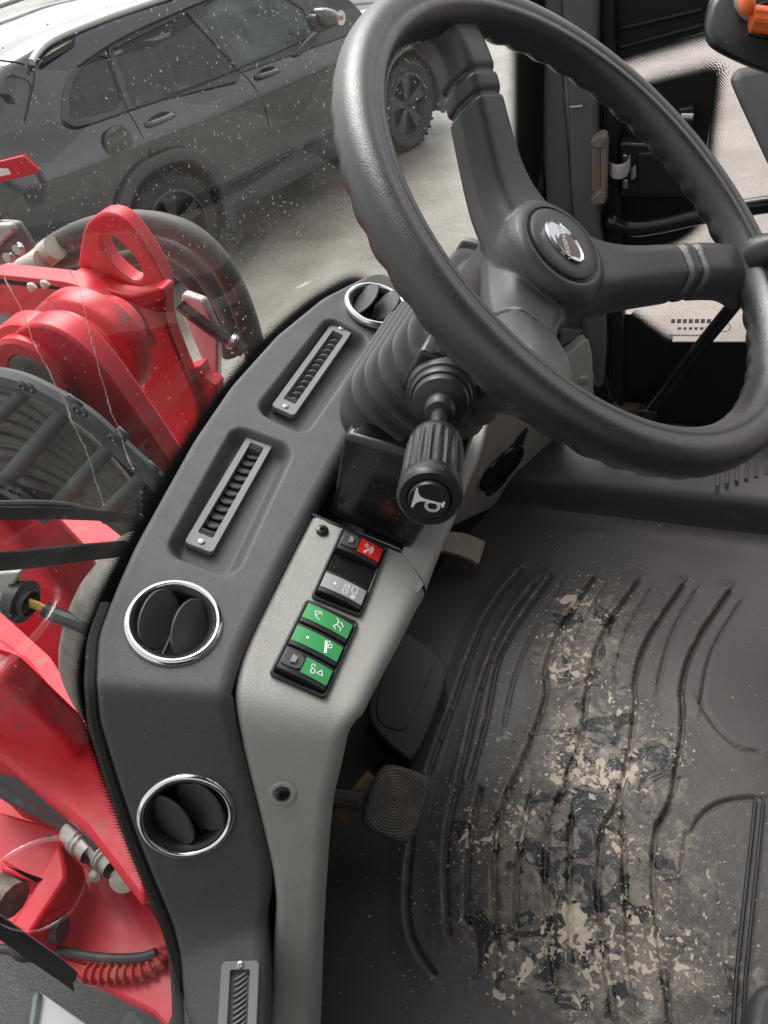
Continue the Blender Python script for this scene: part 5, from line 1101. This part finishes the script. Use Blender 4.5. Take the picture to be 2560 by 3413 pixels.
m = MB(); P = resample(gpl(e4, [(-150, 1330), (0, 1430), (250, 1610), (440, 1740), (575, 1840)], .010), 24); m.loft([[p+V(0, .003, .006), p+V(-.007, .0, .003), p+V(-.007, 0, -.006), p+V(0, -.003, -.007)] for p in P]); m.build('blade_rubber', MT['wiper'], w2)
m = MB(); P = resample(gpl(e4, [(-150, 1290), (0, 1385), (250, 1560), (440, 1690), (560, 1790)], .016), 24); m.tube(P, .0045, 6); m.build('blade_spine', MT['wiperarm'], w2)
wb2 = zpl(e4, [(310, 1910), (700, 2180), (900, 2500), (240, 2500)], .55); m = MB(); m.prism(wb2, (0, 0, -.02)); o = m.build('white_board', MT['mirrorplate'], None, bevel=.003); tag(o, 'white board corner lying outside at the very bottom left', 'board')
wt = zpl(e4, [(255, 1940), (305, 1905), (300, 1960), (262, 2200), (225, 2500), (190, 2500)], .57); m = MB(); m.prism(wt, (0, 0, -.03)); o2_ = m.build('board_edge', MT['teal'], o, bevel=.002)

# ================================================================== dark grey car standing in front of the loader
CO = V(-3.474, 4.534, GZ); CU = V(.3434, .9392, 0); CU = nrm(CU); CW = nrm(V(.9392, -.3434, 0)); UZ = V(0, 0, 1)
def C3(s, o, z): return CO+CU*s+CW*o+UZ*z             # along, outward, up
car = thing('parked_car', C3(1.35, -.9, 0), 'dark grey mid size SUV with rain drops on its flank parked ahead of the windscreen', 'car')
def flank(fn, pts, off=0): return [on(fn(*q), CO+CW*off, CW) for q in pts]
def onside(fn, pts, h=0):                          # points on the bulging flank
    out = []
    for q in pts:
        v = ray(*fn(*q)); t0, t1 = 2.0, 14.0
        for _ in range(50):
            t = .5*(t0+t1); X = CAM+v*t-CO; z = X[2]; o = X@CW; bt = belt_at(X@CU)
            if o-np.interp(z, [.3, .56, bt-.24, bt-.21, bt-.10, bt-.015, bt, bt+.4], [-.03, .028, .042, .040, .004, -.026, -.034, -.234])-h > 0: t0 = t
            else: t1 = t
        out.append(CAM+v*t0)
    return out
def cset(nm, secs, m, sm=50, cap=True):
    mb = MB(); mb.loft(secs, cap); return mb.build(nm, MT[m], car, smooth=sm)
# body shell, lofted cross sections from the tail to the nose; the lower flank bulges a little, the greenhouse leans in
def top_at(s):   # roof / hood height at the centre line
    return float(np.interp(s, [-1.02, -.98, -.80, -.62, -.3, .3, 1.0, 1.5, 1.85, 2.35, 2.6, 3.2, 3.55, 3.68], [.95, 1.13, 1.48, 1.60, 1.655, 1.68, 1.67, 1.60, 1.45, 1.17, 1.13, 1.06, .92, .70]))
def belt_at(s): return float(np.interp(s, [-1.02, -.9, -.4, .6, 1.8, 2.4, 3.2, 3.68], [1.10, 1.19, 1.185, 1.15, 1.14, 1.08, .98, .68]))
def bot_at(s): return float(np.interp(s, [-1.02, -.9, -.5, 3.3, 3.6, 3.68], [.55, .36, .32, .32, .38, .5]))
def inset(s): return float(np.interp(s, [-1.02, -.95, -.8, -.5, 0, 2.6, 3.2, 3.55, 3.68], [.30, .16, .06, .01, 0, 0, .05, .2, .42]))
HWD = .92
def csec(s):
    tp, bt, bo, ins = top_at(s), belt_at(s), bot_at(s), inset(s); bt = min(bt, tp-.02); P = []
    gh_ = max(0.0, tp-.09-bt)
    side = [(-.035, bo), (.005, bo+.06), (.028, bo+.24), (.042, bt-.24), (.040, bt-.21), (.004, bt-.10), (-.026, bt-.015), (-.034, bt)]
    tl = .50
    for k in (.12, .3, .5, .7, .88, 1.0): side.append((-.034-gh_*k*tl, bt+gh_*k))
    off_top = -.034-gh_*tl
    side += [(off_top-.03, tp-.05), (off_top-.10, tp-.02), (off_top-.30, tp-.002)]
    R_ = [C3(s, o-ins, z) for o, z in side]; cen = -HWD-0.0
    Lf = [C3(s, 2*cen-(o-ins), z) for o, z in side][::-1]
    return R_+[C3(s, cen, tp)]+Lf
ss_ = np.r_[np.linspace(-1.02, -.5, 14), np.linspace(-.42, 2.9, 40), np.linspace(3.0, 3.68, 14)]
secs = [csec(s) for s in ss_]
# open the wheel arches: push the lower flank points up over the wheels
AR = .47
for i, s in enumerate(ss_):
    for hub in (0.0, 2.70):
        d_ = abs(s-hub)
        if d_ < AR:
            za = GZ+.40+sqrt(AR*AR-d_*d_)*1.0
            for j in list(range(0, 4))+list(range(len(secs[i])-4, len(secs[i]))):
                if secs[i][j][2] < za: secs[i][j] = np.array([secs[i][j][0], secs[i][j][1], za])
mb = MB(); G_ = np.array(secs); nV = G_.shape[1]; mk = np.zeros((len(secs)-1, nV), bool)
for i in range(len(secs)-1):
    sm_ = .5*(ss_[i]+ss_[i+1])
    for j, (s0, s1) in enumerate(((-.42, 1.70), (-.40, 1.70), (-.30, 1.62), (.0, 1.50))):
        if s0 < sm_ < s1: mk[i, 7+j] = True; mk[i, nV-9-j] = True
mb.grid(G_, wrapv=True, mask=mk); mb.add(G_[0], [tuple(range(nV))]); mb.add(G_[-1], [tuple(range(nV))]); mb.build('body', MT['carpaint'], car, smooth=60)
# simple cabin behind the panes
mb = MB(); mb.prism([C3(-.8, -.08, .80), C3(2.1, -.08, .80), C3(2.1, -1.76, .80), C3(-.8, -1.76, .80)], UZ*-.05); mb.prism([C3(-.75, -.10, .80), C3(-.55, -.10, 1.25), C3(-.55, -1.74, 1.25), C3(-.75, -1.74, .80)], CU*-.03); mb.build('cabin_tub', MT['headrest'], car)
for s_, o_ in ((1.05, -.55), (1.05, -1.30), (.12, -.50), (.12, -.92), (.12, -1.34)):
    mb = MB(); mb.box(C3(s_, o_, 1.02), (CU, CW, UZ), (.07, .22, .24)); mb.box(C3(s_-.04, o_, 1.36), (CU, CW, UZ), (.05, .12, .08)); mb.build('seat', MT['cladding'] if s_ < 1 else MT['headrest'], car, bevel=.03)
mb = MB(); mb.prism([C3(1.7, -.12, .80), C3(2.2, -.12, .80), C3(2.2, -.12, 1.12), C3(1.85, -.12, 1.10)], -CW*1.6); mb.build('facia', MT['cladding'], car)
t_ = np.linspace(0, 2*pi, 30); mb = MB(); swc = C3(1.62, -1.30, 1.05); mb.tube([swc+CW*.19*cos(q)+(UZ*.17-CU*.08)*sin(q) for q in t_], .016, 8); mb.build('steering_wheel', MT['bplastic'], car)
for s_ in (-.55, .03, .87, 1.9):
    mb = MB(); mb.tube([C3(s_, -1.80, 1.15), C3(s_-.06, -1.62, 1.56)], .05, 8); mb.build('far_pillar', MT['cladding'], car)
def onbody(fn, pts, h=.004, plane='low'):
    if plane == 'low': return onside(fn, pts, h)
    tl = atan2(.50, 1); nb = CW*cos(tl)+UZ*sin(tl); pb = C3(0, -.034, 1.16)+nb*(h+.014); return [on(fn(*q), pb, nb) for q in pts]
NB = CW*cos(atan2(.5, 1))+UZ*sin(atan2(.5, 1))
def panel(nm, pts, m, n, t=.012, rnd=1, bev=.003, parent=None):
    mb = MB(); mb.prism(chaikin(pts, rnd, True) if rnd else pts, -n*t); return mb.build(nm, MT[m], parent or car, bevel=bev, smooth=40)
gh = lambda fn, pts, h=.006: onbody(fn, pts, h, 'gh')
# window surround, then the panes
sur = gh(d3, [(490, 940), (492, 800), (510, 680), (545, 590), (620, 520), (720, 450), (845, 362), (1100, 215), (1520, 45), (1700, -30), (2100, -170), (2600, -140), (2830, 60), (2920, 200), (2600, 330), (1310, 770), (1010, 872), (640, 1002), (560, 1002), (500, 975)], .004)
w_q = gh(d3, [(545, 905), (548, 760), (575, 620), (660, 520), (835, 405), (900, 600), (985, 850), (640, 940), (570, 945)], .004)
w_r = gh(d3, [(890, 385), (1480, 100), (1530, 160), (1900, 560), (1880, 640), (1045, 840)], .004)
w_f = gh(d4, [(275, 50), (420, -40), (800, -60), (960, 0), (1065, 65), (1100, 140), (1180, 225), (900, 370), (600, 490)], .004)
def ring_plate(out, holes, ext, name, m, parent):
    bm = bmesh.new(); es = []
    for P in [out]+holes:
        vs = [bm.verts.new(tuple(p)) for p in P]; es += [bm.edges.new((vs[i], vs[(i+1) % len(vs)])) for i in range(len(vs))]
    bmesh.ops.triangle_fill(bm, edges=es, use_beauty=True); fs = list(bm.faces)
    ex = bmesh.ops.extrude_face_region(bm, geom=fs); bmesh.ops.translate(bm, verts=[g for g in ex['geom'] if isinstance(g, bmesh.types.BMVert)], vec=tuple(ext))
    bmesh.ops.recalc_face_normals(bm, faces=bm.faces); bm.verts.index_update(); v = [tuple(q.co) for q in bm.verts]; f = [tuple(q.index for q in fc.verts) for fc in bm.faces]; bm.free()
    q = MB(); q.add(v, f); return q.build(name, MT[m], parent, smooth=40)
ring_plate(chaikin(sur, 1, True), [chaikin(w_q, 1, True), w_r, w_f], -NB*.03, 'window_surround', 'cladding', car)
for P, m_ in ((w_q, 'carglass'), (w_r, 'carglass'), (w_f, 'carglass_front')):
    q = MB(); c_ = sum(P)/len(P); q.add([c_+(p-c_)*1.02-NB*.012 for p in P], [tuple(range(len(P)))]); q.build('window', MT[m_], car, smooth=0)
bp_ = gh(d4, [(200, 45), (275, 40), (605, 500), (548, 540)], .008); panel('b_pillar', bp_, 'cladding', NB, .006, 0)
# shut lines
def line(nm, fn, pts, w, plane, h=.006):
    P = chaikin(onbody(fn, pts, h, plane), 2); mb = MB(); mb.tube(P, w, 6); return mb.build(nm, MT['bdeep'], car)
line('shut_line', d3, [(845, 365), (910, 600), (1010, 870)], .005, 'gh', .008); line('shut_line', d3, [(1010, 870), (1090, 1010), (1175, 1180), (1230, 1300), (1330, 1480)], .005, 'low', 0)
line('shut_line', d4, [(548, 540), (640, 630), (700, 712), (760, 830), (800, 1000)], .005, 'low', 0); line('shut_line', d4, [(1300, 180), (1420, 300)], .004, 'low', .0)
line('belt_trim', d3, [(500, 950), (570, 1000), (650, 1000), (1010, 870), (1310, 770), (1660, 640)], .006, 'gh', .008); line('belt_trim', d4, [(0, 750), (300, 640), (548, 540), (800, 440), (1100, 300), (1200, 230)], .006, 'gh', .008)
line('roof_gutter', d3, [(620, 520), (845, 362), (1100, 225), (1520, 45), (1700, -30)], .006, 'gh', .010)
# fuel cap
fc = onside(d3, [(940, 1130)], .006)[0]; mb = MB(); mb.lathe([(.100, -.01), (.100, .0075), (.095, .0095), (.0, .011)], fc-CW*.004, CW, seg=40); mb.build('fuel_cap', MT['carpaint'], car, smooth=40)
mb = MB(); mb.lathe([(.105, .004), (.103, .0062), (.1005, .004)], fc-CW*.004, CW, seg=40); mb.build('fuel_cap_gap', MT['bdeep'], car, smooth=40)
# door handles
for fn, a, b in ((d3, (1165, 990), (1400, 895)), (d4, (705, 610), (895, 545))):
    pa, pb_ = onside(fn, [a, b], .030); mb = MB(); mb.tube(resample([pa-CW*.03, pa+(pb_-pa)*.12, pa+(pb_-pa)*.5+CW*.012, pa+(pb_-pa)*.88, pb_-CW*.03], 14), [.010, .015, .018, .019, .019, .019, .019, .019, .019, .019, .019, .018, .015, .010], 10); mb.build('door_handle', MT['carpaint'], car)
    c_ = (pa+pb_)/2-CW*.030; mb = MB(); mb.loft([[c_+CU*.10*k*cos(t)+UZ*.036*k*sin(t)+CW*h for t in np.linspace(0, 2*pi, 24, endpoint=False)] for k, h in ((1, .001), (.8, .0015), (.05, .002))]); mb.build('handle_recess', MT['bdeep'], car)
# cladding: arches, sill
def archlip(hub, nm='arch_flare'):
    mb = MB(); rows = []
    for t in np.linspace(radians(-28), radians(205), 44):
        for_ = []
        for r_, o_ in ((.475, .0), (.470, .058), (.455, .068), (.40, .062), (.385, .045), (.382, -.08)):
            sq = 1+.06*abs(sin(2*t)); for_.append(C3(hub+r_*sq*cos(t)*1.03, o_, .40+r_*sq*sin(t)))
        rows.append(for_)
    mb.grid(np.array(rows)); return mb.build(nm, MT['cladding'], car, smooth=40)
archlip(0.0); archlip(2.70)
mb = MB(); rows = []
for s in np.linspace(.40, 2.30, 20):
    rows.append([C3(s, o, z) for o, z in ((.015, .56), (.046, .53), (.054, .50), (.042, .46), (.048, .40), (.058, .36), (.040, .28), (-.10, .24))])
mb.grid(np.array(rows)); mb.build('sill_cladding', MT['cladding'], car, smooth=35)
mb = MB(); mb.tube([C3(s, .053, .49) for s in np.linspace(.40, 2.28, 12)], .008, 6); mb.build('sill_moulding', MT['alloy'], car)
mb = MB(); rows = []
for s in np.linspace(-1.06, -.44, 14):
    i_ = inset(max(s, -1.02)); rows.append([C3(s, o-i_, z) for o, z in ((.03, .84), (.050, .80), (.056, .62), (.044, .50), (.050, .46), (-.0, .34))])
mb.grid(np.array(rows)); mb.build('bumper_cladding', MT['cladding'], car, smooth=35)
mb = MB(); mb.prism([C3(-.45, -.05, .30), C3(2.3, -.05, .30), C3(2.3, -1.8, .30), C3(-.45, -1.8, .30)], -UZ*.06); mb.build('underbody', MT['bdeep'], car)
# wheels
def wheel(hub):
    c_ = C3(hub, -.085, .365); mb = MB()
    mb.lathe([(.24, -.10), (.33, -.11), (.357, -.09), (.365, -.05), (.365, .05), (.357, .09), (.33, .112), (.265, .105), (.25, .09)], c_, CW, seg=64); w_ = mb.build('wheel', MT['tyre'], car, smooth=40)
    mb = MB()
    for q in range(64):
        t = 2*pi*q/64; o_ = c_+CU*.366*cos(t)+UZ*.366*sin(t); r_ = CU*cos(t)+UZ*sin(t); mb.box(o_+CW*(.05 if q % 2 else .075), (r_, np.cross(CW, r_), CW), (.007, .011, .03))
    mb.build('tread_blocks', MT['tyre'], w_)
    mb = MB(); mb.lathe([(.255, .095), (.245, .098), (.235, .080), (.225, .02), (.06, .02), (.05, .06), (.0, .062)], c_, CW, seg=48); mb.build('rim', MT['bplastic'], w_, smooth=40)
    for q in range(5):
        for dq in (-.13, .13):
            t = 2*pi*q/5+.3+dq; r_ = CU*cos(t)+UZ*sin(t); e_ = np.cross(CW, r_); mb = MB(); mb.prism([c_+r_*.04+e_*.02+CW*.072, c_+r_*.235+e_*.026+CW*.085, c_+r_*.235-e_*.026+CW*.085, c_+r_*.04-e_*.02+CW*.072], -CW*.03); mb.build('wheel_spoke', MT['alloy'], w_, bevel=.004)
    mb = MB(); mb.lathe([(.262, .096), (.256, .102), (.240, .100), (.234, .084)], c_, CW, seg=48); mb.build('rim_lip', MT['alloy'], w_, smooth=60)
wheel(0.0); wheel(2.70)
for hub in (0.0, 2.70):
    mb = MB(); c_ = C3(hub, -1.73, .365); mb.lathe([(.0, .1), (.365, .1), (.365, -.1), (.0, -.1)], c_, CW, seg=32); mb.build('wheel', MT['tyre'], car)
    mb = MB(); mb.lathe([(.46, .0), (.46, -.35), (.0, -.35)], C3(hub, -.06, .42), CW, seg=32); mb.build('wheel_well', MT['bdeep'], car)
# tail lamp and rear hatch details
tlp = [C3(-.83, -.035, 1.17), C3(-.80, -.03, 1.07), C3(-.86, -.05, 1.03), C3(-1.0, -.20, 1.05), C3(-1.02, -.55, 1.06), C3(-1.0, -.55, 1.18), C3(-.97, -.20, 1.19), C3(-.88, -.07, 1.185)]
tl_px = [on(d2(*q), C3(-.90, -.09, 1.1), nrm(CW*.8-CU*.6)) for q in ((-260, 190), (0, 158), (140, 122), (165, 135), (240, 205), (244, 225), (180, 245), (0, 290), (-260, 330))]
mb = MB(); nl = nrm(CW*.8-CU*.6); mb.prism([p+nl*.014 for p in tl_px], -nl*.08); lmp = mb.build('tail_lamp', MT['lamp'], car, bevel=.006)
mb = MB(); mb.prism([on(d2(*q), tl_px[0]+nl*.016, nl) for q in ((-60, 205), (50, 205), (68, 240), (0, 255), (-60, 255))], -nl*.002); mb.build('lamp_window', MT['whitepaint'], lmp, bevel=.001)
sm_ = [on(d3(*q), C3(-.75, -.16, 1.3), nrm(CW*.85-CU*.45+UZ*.25)) for q in ((0, 478), (120, 490), (235, 520), (272, 560), (268, 640), (240, 770), (190, 960), (182, 1060), (210, 1160), (240, 1200))]
mb = MB(); mb.tube(chaikin(sm_, 2), .006, 6); mb.build('hatch_line', MT['bdeep'], car)
rw = [on(d3(*q), C3(-.85, -.22, 1.25), nrm(CW*.75-CU*.6+UZ*.3)) for q in ((-200, 720), (0, 738), (70, 745), (130, 795), (70, 815), (0, 818), (-200, 820))]; mb = MB(); mb.prism(rw, -V(CW)*.01); mb.build('spoiler_gap', MT['bdeep'], car)
# mirror
mc = C3(1.90, .10, 1.20); mp_ = roundpoly([on(d4(*q), mc, CW) for q in ((1140, 70), (1200, 52), (1290, 75), (1300, 150), (1290, 205), (1220, 240), (1160, 200))])
mb = MB(); cm = sum(mp_)/len(mp_); mb.loft([[cm+(p-cm)*k+CW*h for p in mp_] for k, h in ((.9, -.04), (1, 0), (.95, .05), (.75, .09), (.3, .11))]); mb.build('door_mirror', MT['carpaint'], car, smooth=60)
mb = MB(); mb.loft([[cm-UZ*.02-CU*.04+(p-cm)*k*.9+CW*h for p in mp_] for k, h in ((.9, -.05), (1, -.01), (.9, .03))]); mb.build('mirror_back', MT['cladding'], car, smooth=60)
ml = roundpoly([on(d4(*q), C3(1.6, .03, 1.08), CW) for q in ((1180, 250), (1210, 240), (1180, 320), (1110, 400), (1040, 435), (1015, 415), (1060, 360))]); mb = MB(); mb.prism(ml, -CW*.05); mb.build('mirror_foot', MT['cladding'], car, bevel=.01)
# roof rails with feet
def railpt(fn, q, h): return on(fn(*q), C3(.3, -.27, 1.60+h), nrm(CW*.5+UZ*.9))
P = [railpt(d3, q, .03) for q in ((250, 490), (290, 420), (360, 345), (480, 280), (640, 215), (860, 130), (1080, 55), (1300, -20), (1700, -140), (2300, -280))]
mb = MB(); mb.tube(resample(chaikin(P, 2), 40), .020, 10); mb.build('roof_rail', MT['silver'], car)
for q in (((330, 460), (450, 330), (600, 260), (570, 320)),):
    mb = MB(); mb.prism([railpt(d3, a, .01) for a in q], V(0, 0, -.03)); mb.build('rail_foot', MT['bplastic'], car)
P = [C3(s, -1.50, z) for s, z in ((-.55, 1.60), (-.45, 1.66), (-.2, 1.70), (.4, 1.73), (1.1, 1.72), (1.5, 1.66))]; mb = MB(); mb.tube(chaikin(P, 2), .020, 10); mb.build('roof_rail', MT['silver'], car)
# pale roof skin and the bright sunroof strip of sky-lit lacquer are the same paint; sticker on the front wing
stp = on(cA(183, 140), C3(2.2, .008, 1.0), CW); mb = MB(); mb.lathe([(.05, .0), (.0, .001)], stp, CW, seg=24); sk = mb.build('round_sticker', MT['white'], car, smooth=0)
mb = MB(); strip(mb, [stp+CW*.0025+CU*.02*cos(t)+UZ*.026*sin(t)*cos(t) for t in np.linspace(0, 6.28, 14)], .008, CW); mb.build('sticker_print', MT['redsw'], sk, smooth=0, recalc=False)

# white cars in the row behind
def simple_car(name, s, o, label, m):
    r_ = thing(name, C3(s, o, 0), label, 'car', 'pale cars parked beyond the dark car')
    prof_ = [(-2.1, .35), (-2.2, .7), (-2.1, 1.0), (-1.75, 1.08), (-1.45, 1.45), (-.9, 1.58), (.0, 1.62), (.6, 1.56), (1.15, 1.12), (1.9, 1.02), (2.2, .8), (2.2, .4)]
    pr = chaikin([V(a, 0, b) for a, b in prof_], 2, True); secs = []
    for k, off in ((.90, .02), (1, .08), (1, .3), (1, .6), (1, 1.2), (1, 1.5), (1, 1.72), (.90, 1.78)):
        tw = lambda z: max(0, z-1.0)*.4
        secs.append([C3(s+p[0]*k, o-(off+(tw(p[2]) if off < .3 else -tw(p[2]) if off > 1.5 else 0)), .3+(p[2]-.3)*k) for p in pr])
    mb = MB(); mb.loft(secs); mb.build('body', MT[m], r_, smooth=60)
    for a, b in ((-1.45, -.35), (-.28, .80)):
        pts = [C3(s+x_, o-.085-max(0, z-1.0)*.4+.02, z) for x_, z in ((a, 1.08), (b+.15 if b > 0 else b, 1.08), (b, 1.45), (a+.3 if a < -1 else a, 1.45))]
        mb = MB(); mb.prism(pts, -CW*.01); mb.build('window', MT['carglass'], r_)
    for hub in (-1.35, 1.35):
        mb = MB(); mb.lathe([(.0, .11), (.2, .11), (.33, .10), (.33, -.1), (.0, -.1)], C3(s+hub, o-.12, .33), CW, seg=32); mb.build('wheel', MT['tyre'], r_)
    return r_
simple_car('white_car', -.2, -2.75, 'white car just behind the roof of the dark grey car', 'whitepaint')
simple_car('white_car', -1.2, -5.6, 'pale silver car in the second row behind the dark grey car', 'silver')
simple_car('white_car', 5.2, -2.9, 'white car ahead of the dark car beyond its bonnet', 'whitepaint')

# ================================================================== rain on the windscreen
drop = bpy.data.materials.new('water_drop'); drop.use_nodes = True; t = drop.node_tree; p = t.nodes['Principled BSDF']
p.inputs['Base Color'].default_value = (1, 1, 1, 1); p.inputs['Roughness'].default_value = .02; p.inputs['Transmission Weight'].default_value = 1; p.inputs['IOR'].default_value = 1.33
mb = MB(); cnt = 0
while cnt < 3400:
    y = rng.uniform(.16, 1.12); z = rng.uniform(1.7, 2.55)
    p_ = V(gx(y)-.0004, y, z); c_ = ROT@(p_-CAM); u_, v_ = c_[:2]/c_[2]*FPX+np.array([1280, 1706.5])
    if not (0 < u_ < 1800 and 0 < v_ < 2300): continue
    dens = 1.0 if v_ < 900 else (.55 if v_ < 1300 else .2)
    if rng.random() > dens: continue
    s = rng.choice([.00030, .00042, .0006, .0008], p=[.45, .35, .17, .03]); k = 6
    tl = rng.uniform(1, 1.9); dy = (gx(y+.001)-gx(y-.001))/.002; ey = nrm(V(dy, 1, 0)); nn_ = nrm(np.cross(ey, UZ)); nn_ = nn_ if nn_[0] < 0 else -nn_
    ring = [p_+ey*s*cos(a)+UZ*s*tl*sin(a) for a in np.linspace(0, 2*pi, k, endpoint=False)]; r2 = [p_+(q-p_)*.6+nn_*s*.45 for q in ring]
    mb.add(ring+r2+[p_+nn_*s*.6], [(i, (i+1) % k, k+(i+1) % k, k+i) for i in range(k)]+[(k+i, k+(i+1) % k, 2*k) for i in range(k)]); cnt += 1
o = mb.build('rain_drops', drop, None, smooth=80); tag(o, 'fine rain drops clinging to the outside of the windscreen', 'rain drops', kind='stuff')
rv = MB()
for pts in ([(0, 420), (30, 500), (70, 590), (120, 700), (170, 820), (230, 960), (300, 1090), (370, 1230), (400, 1300), (450, 1420), (500, 1530), (560, 1660), (640, 1900)], [(430, 470), (480, 560), (510, 680), (550, 820), (570, 940), (610, 1080), (640, 1190), (700, 1370), (760, 1550), (820, 1680)]):
    P = resample(gpl(c3, pts, .001), 120); jit = np.convolve(rng.normal(0, 1, 134), np.ones(15)/15, 'valid')*.004; P[:, 1] += jit; w_ = .0004+.0006*np.clip(np.convolve(rng.normal(0, 1, 126), np.ones(7)/7, 'valid'), -.6, 2); rv.tube(P, np.clip(w_, .00025, .0011), 6)
o = rv.build('rain_rivulets', drop, None, smooth=80); tag(o, 'thin rivulets of rain water running down the windscreen over the red arm', 'rain water', kind='stuff')
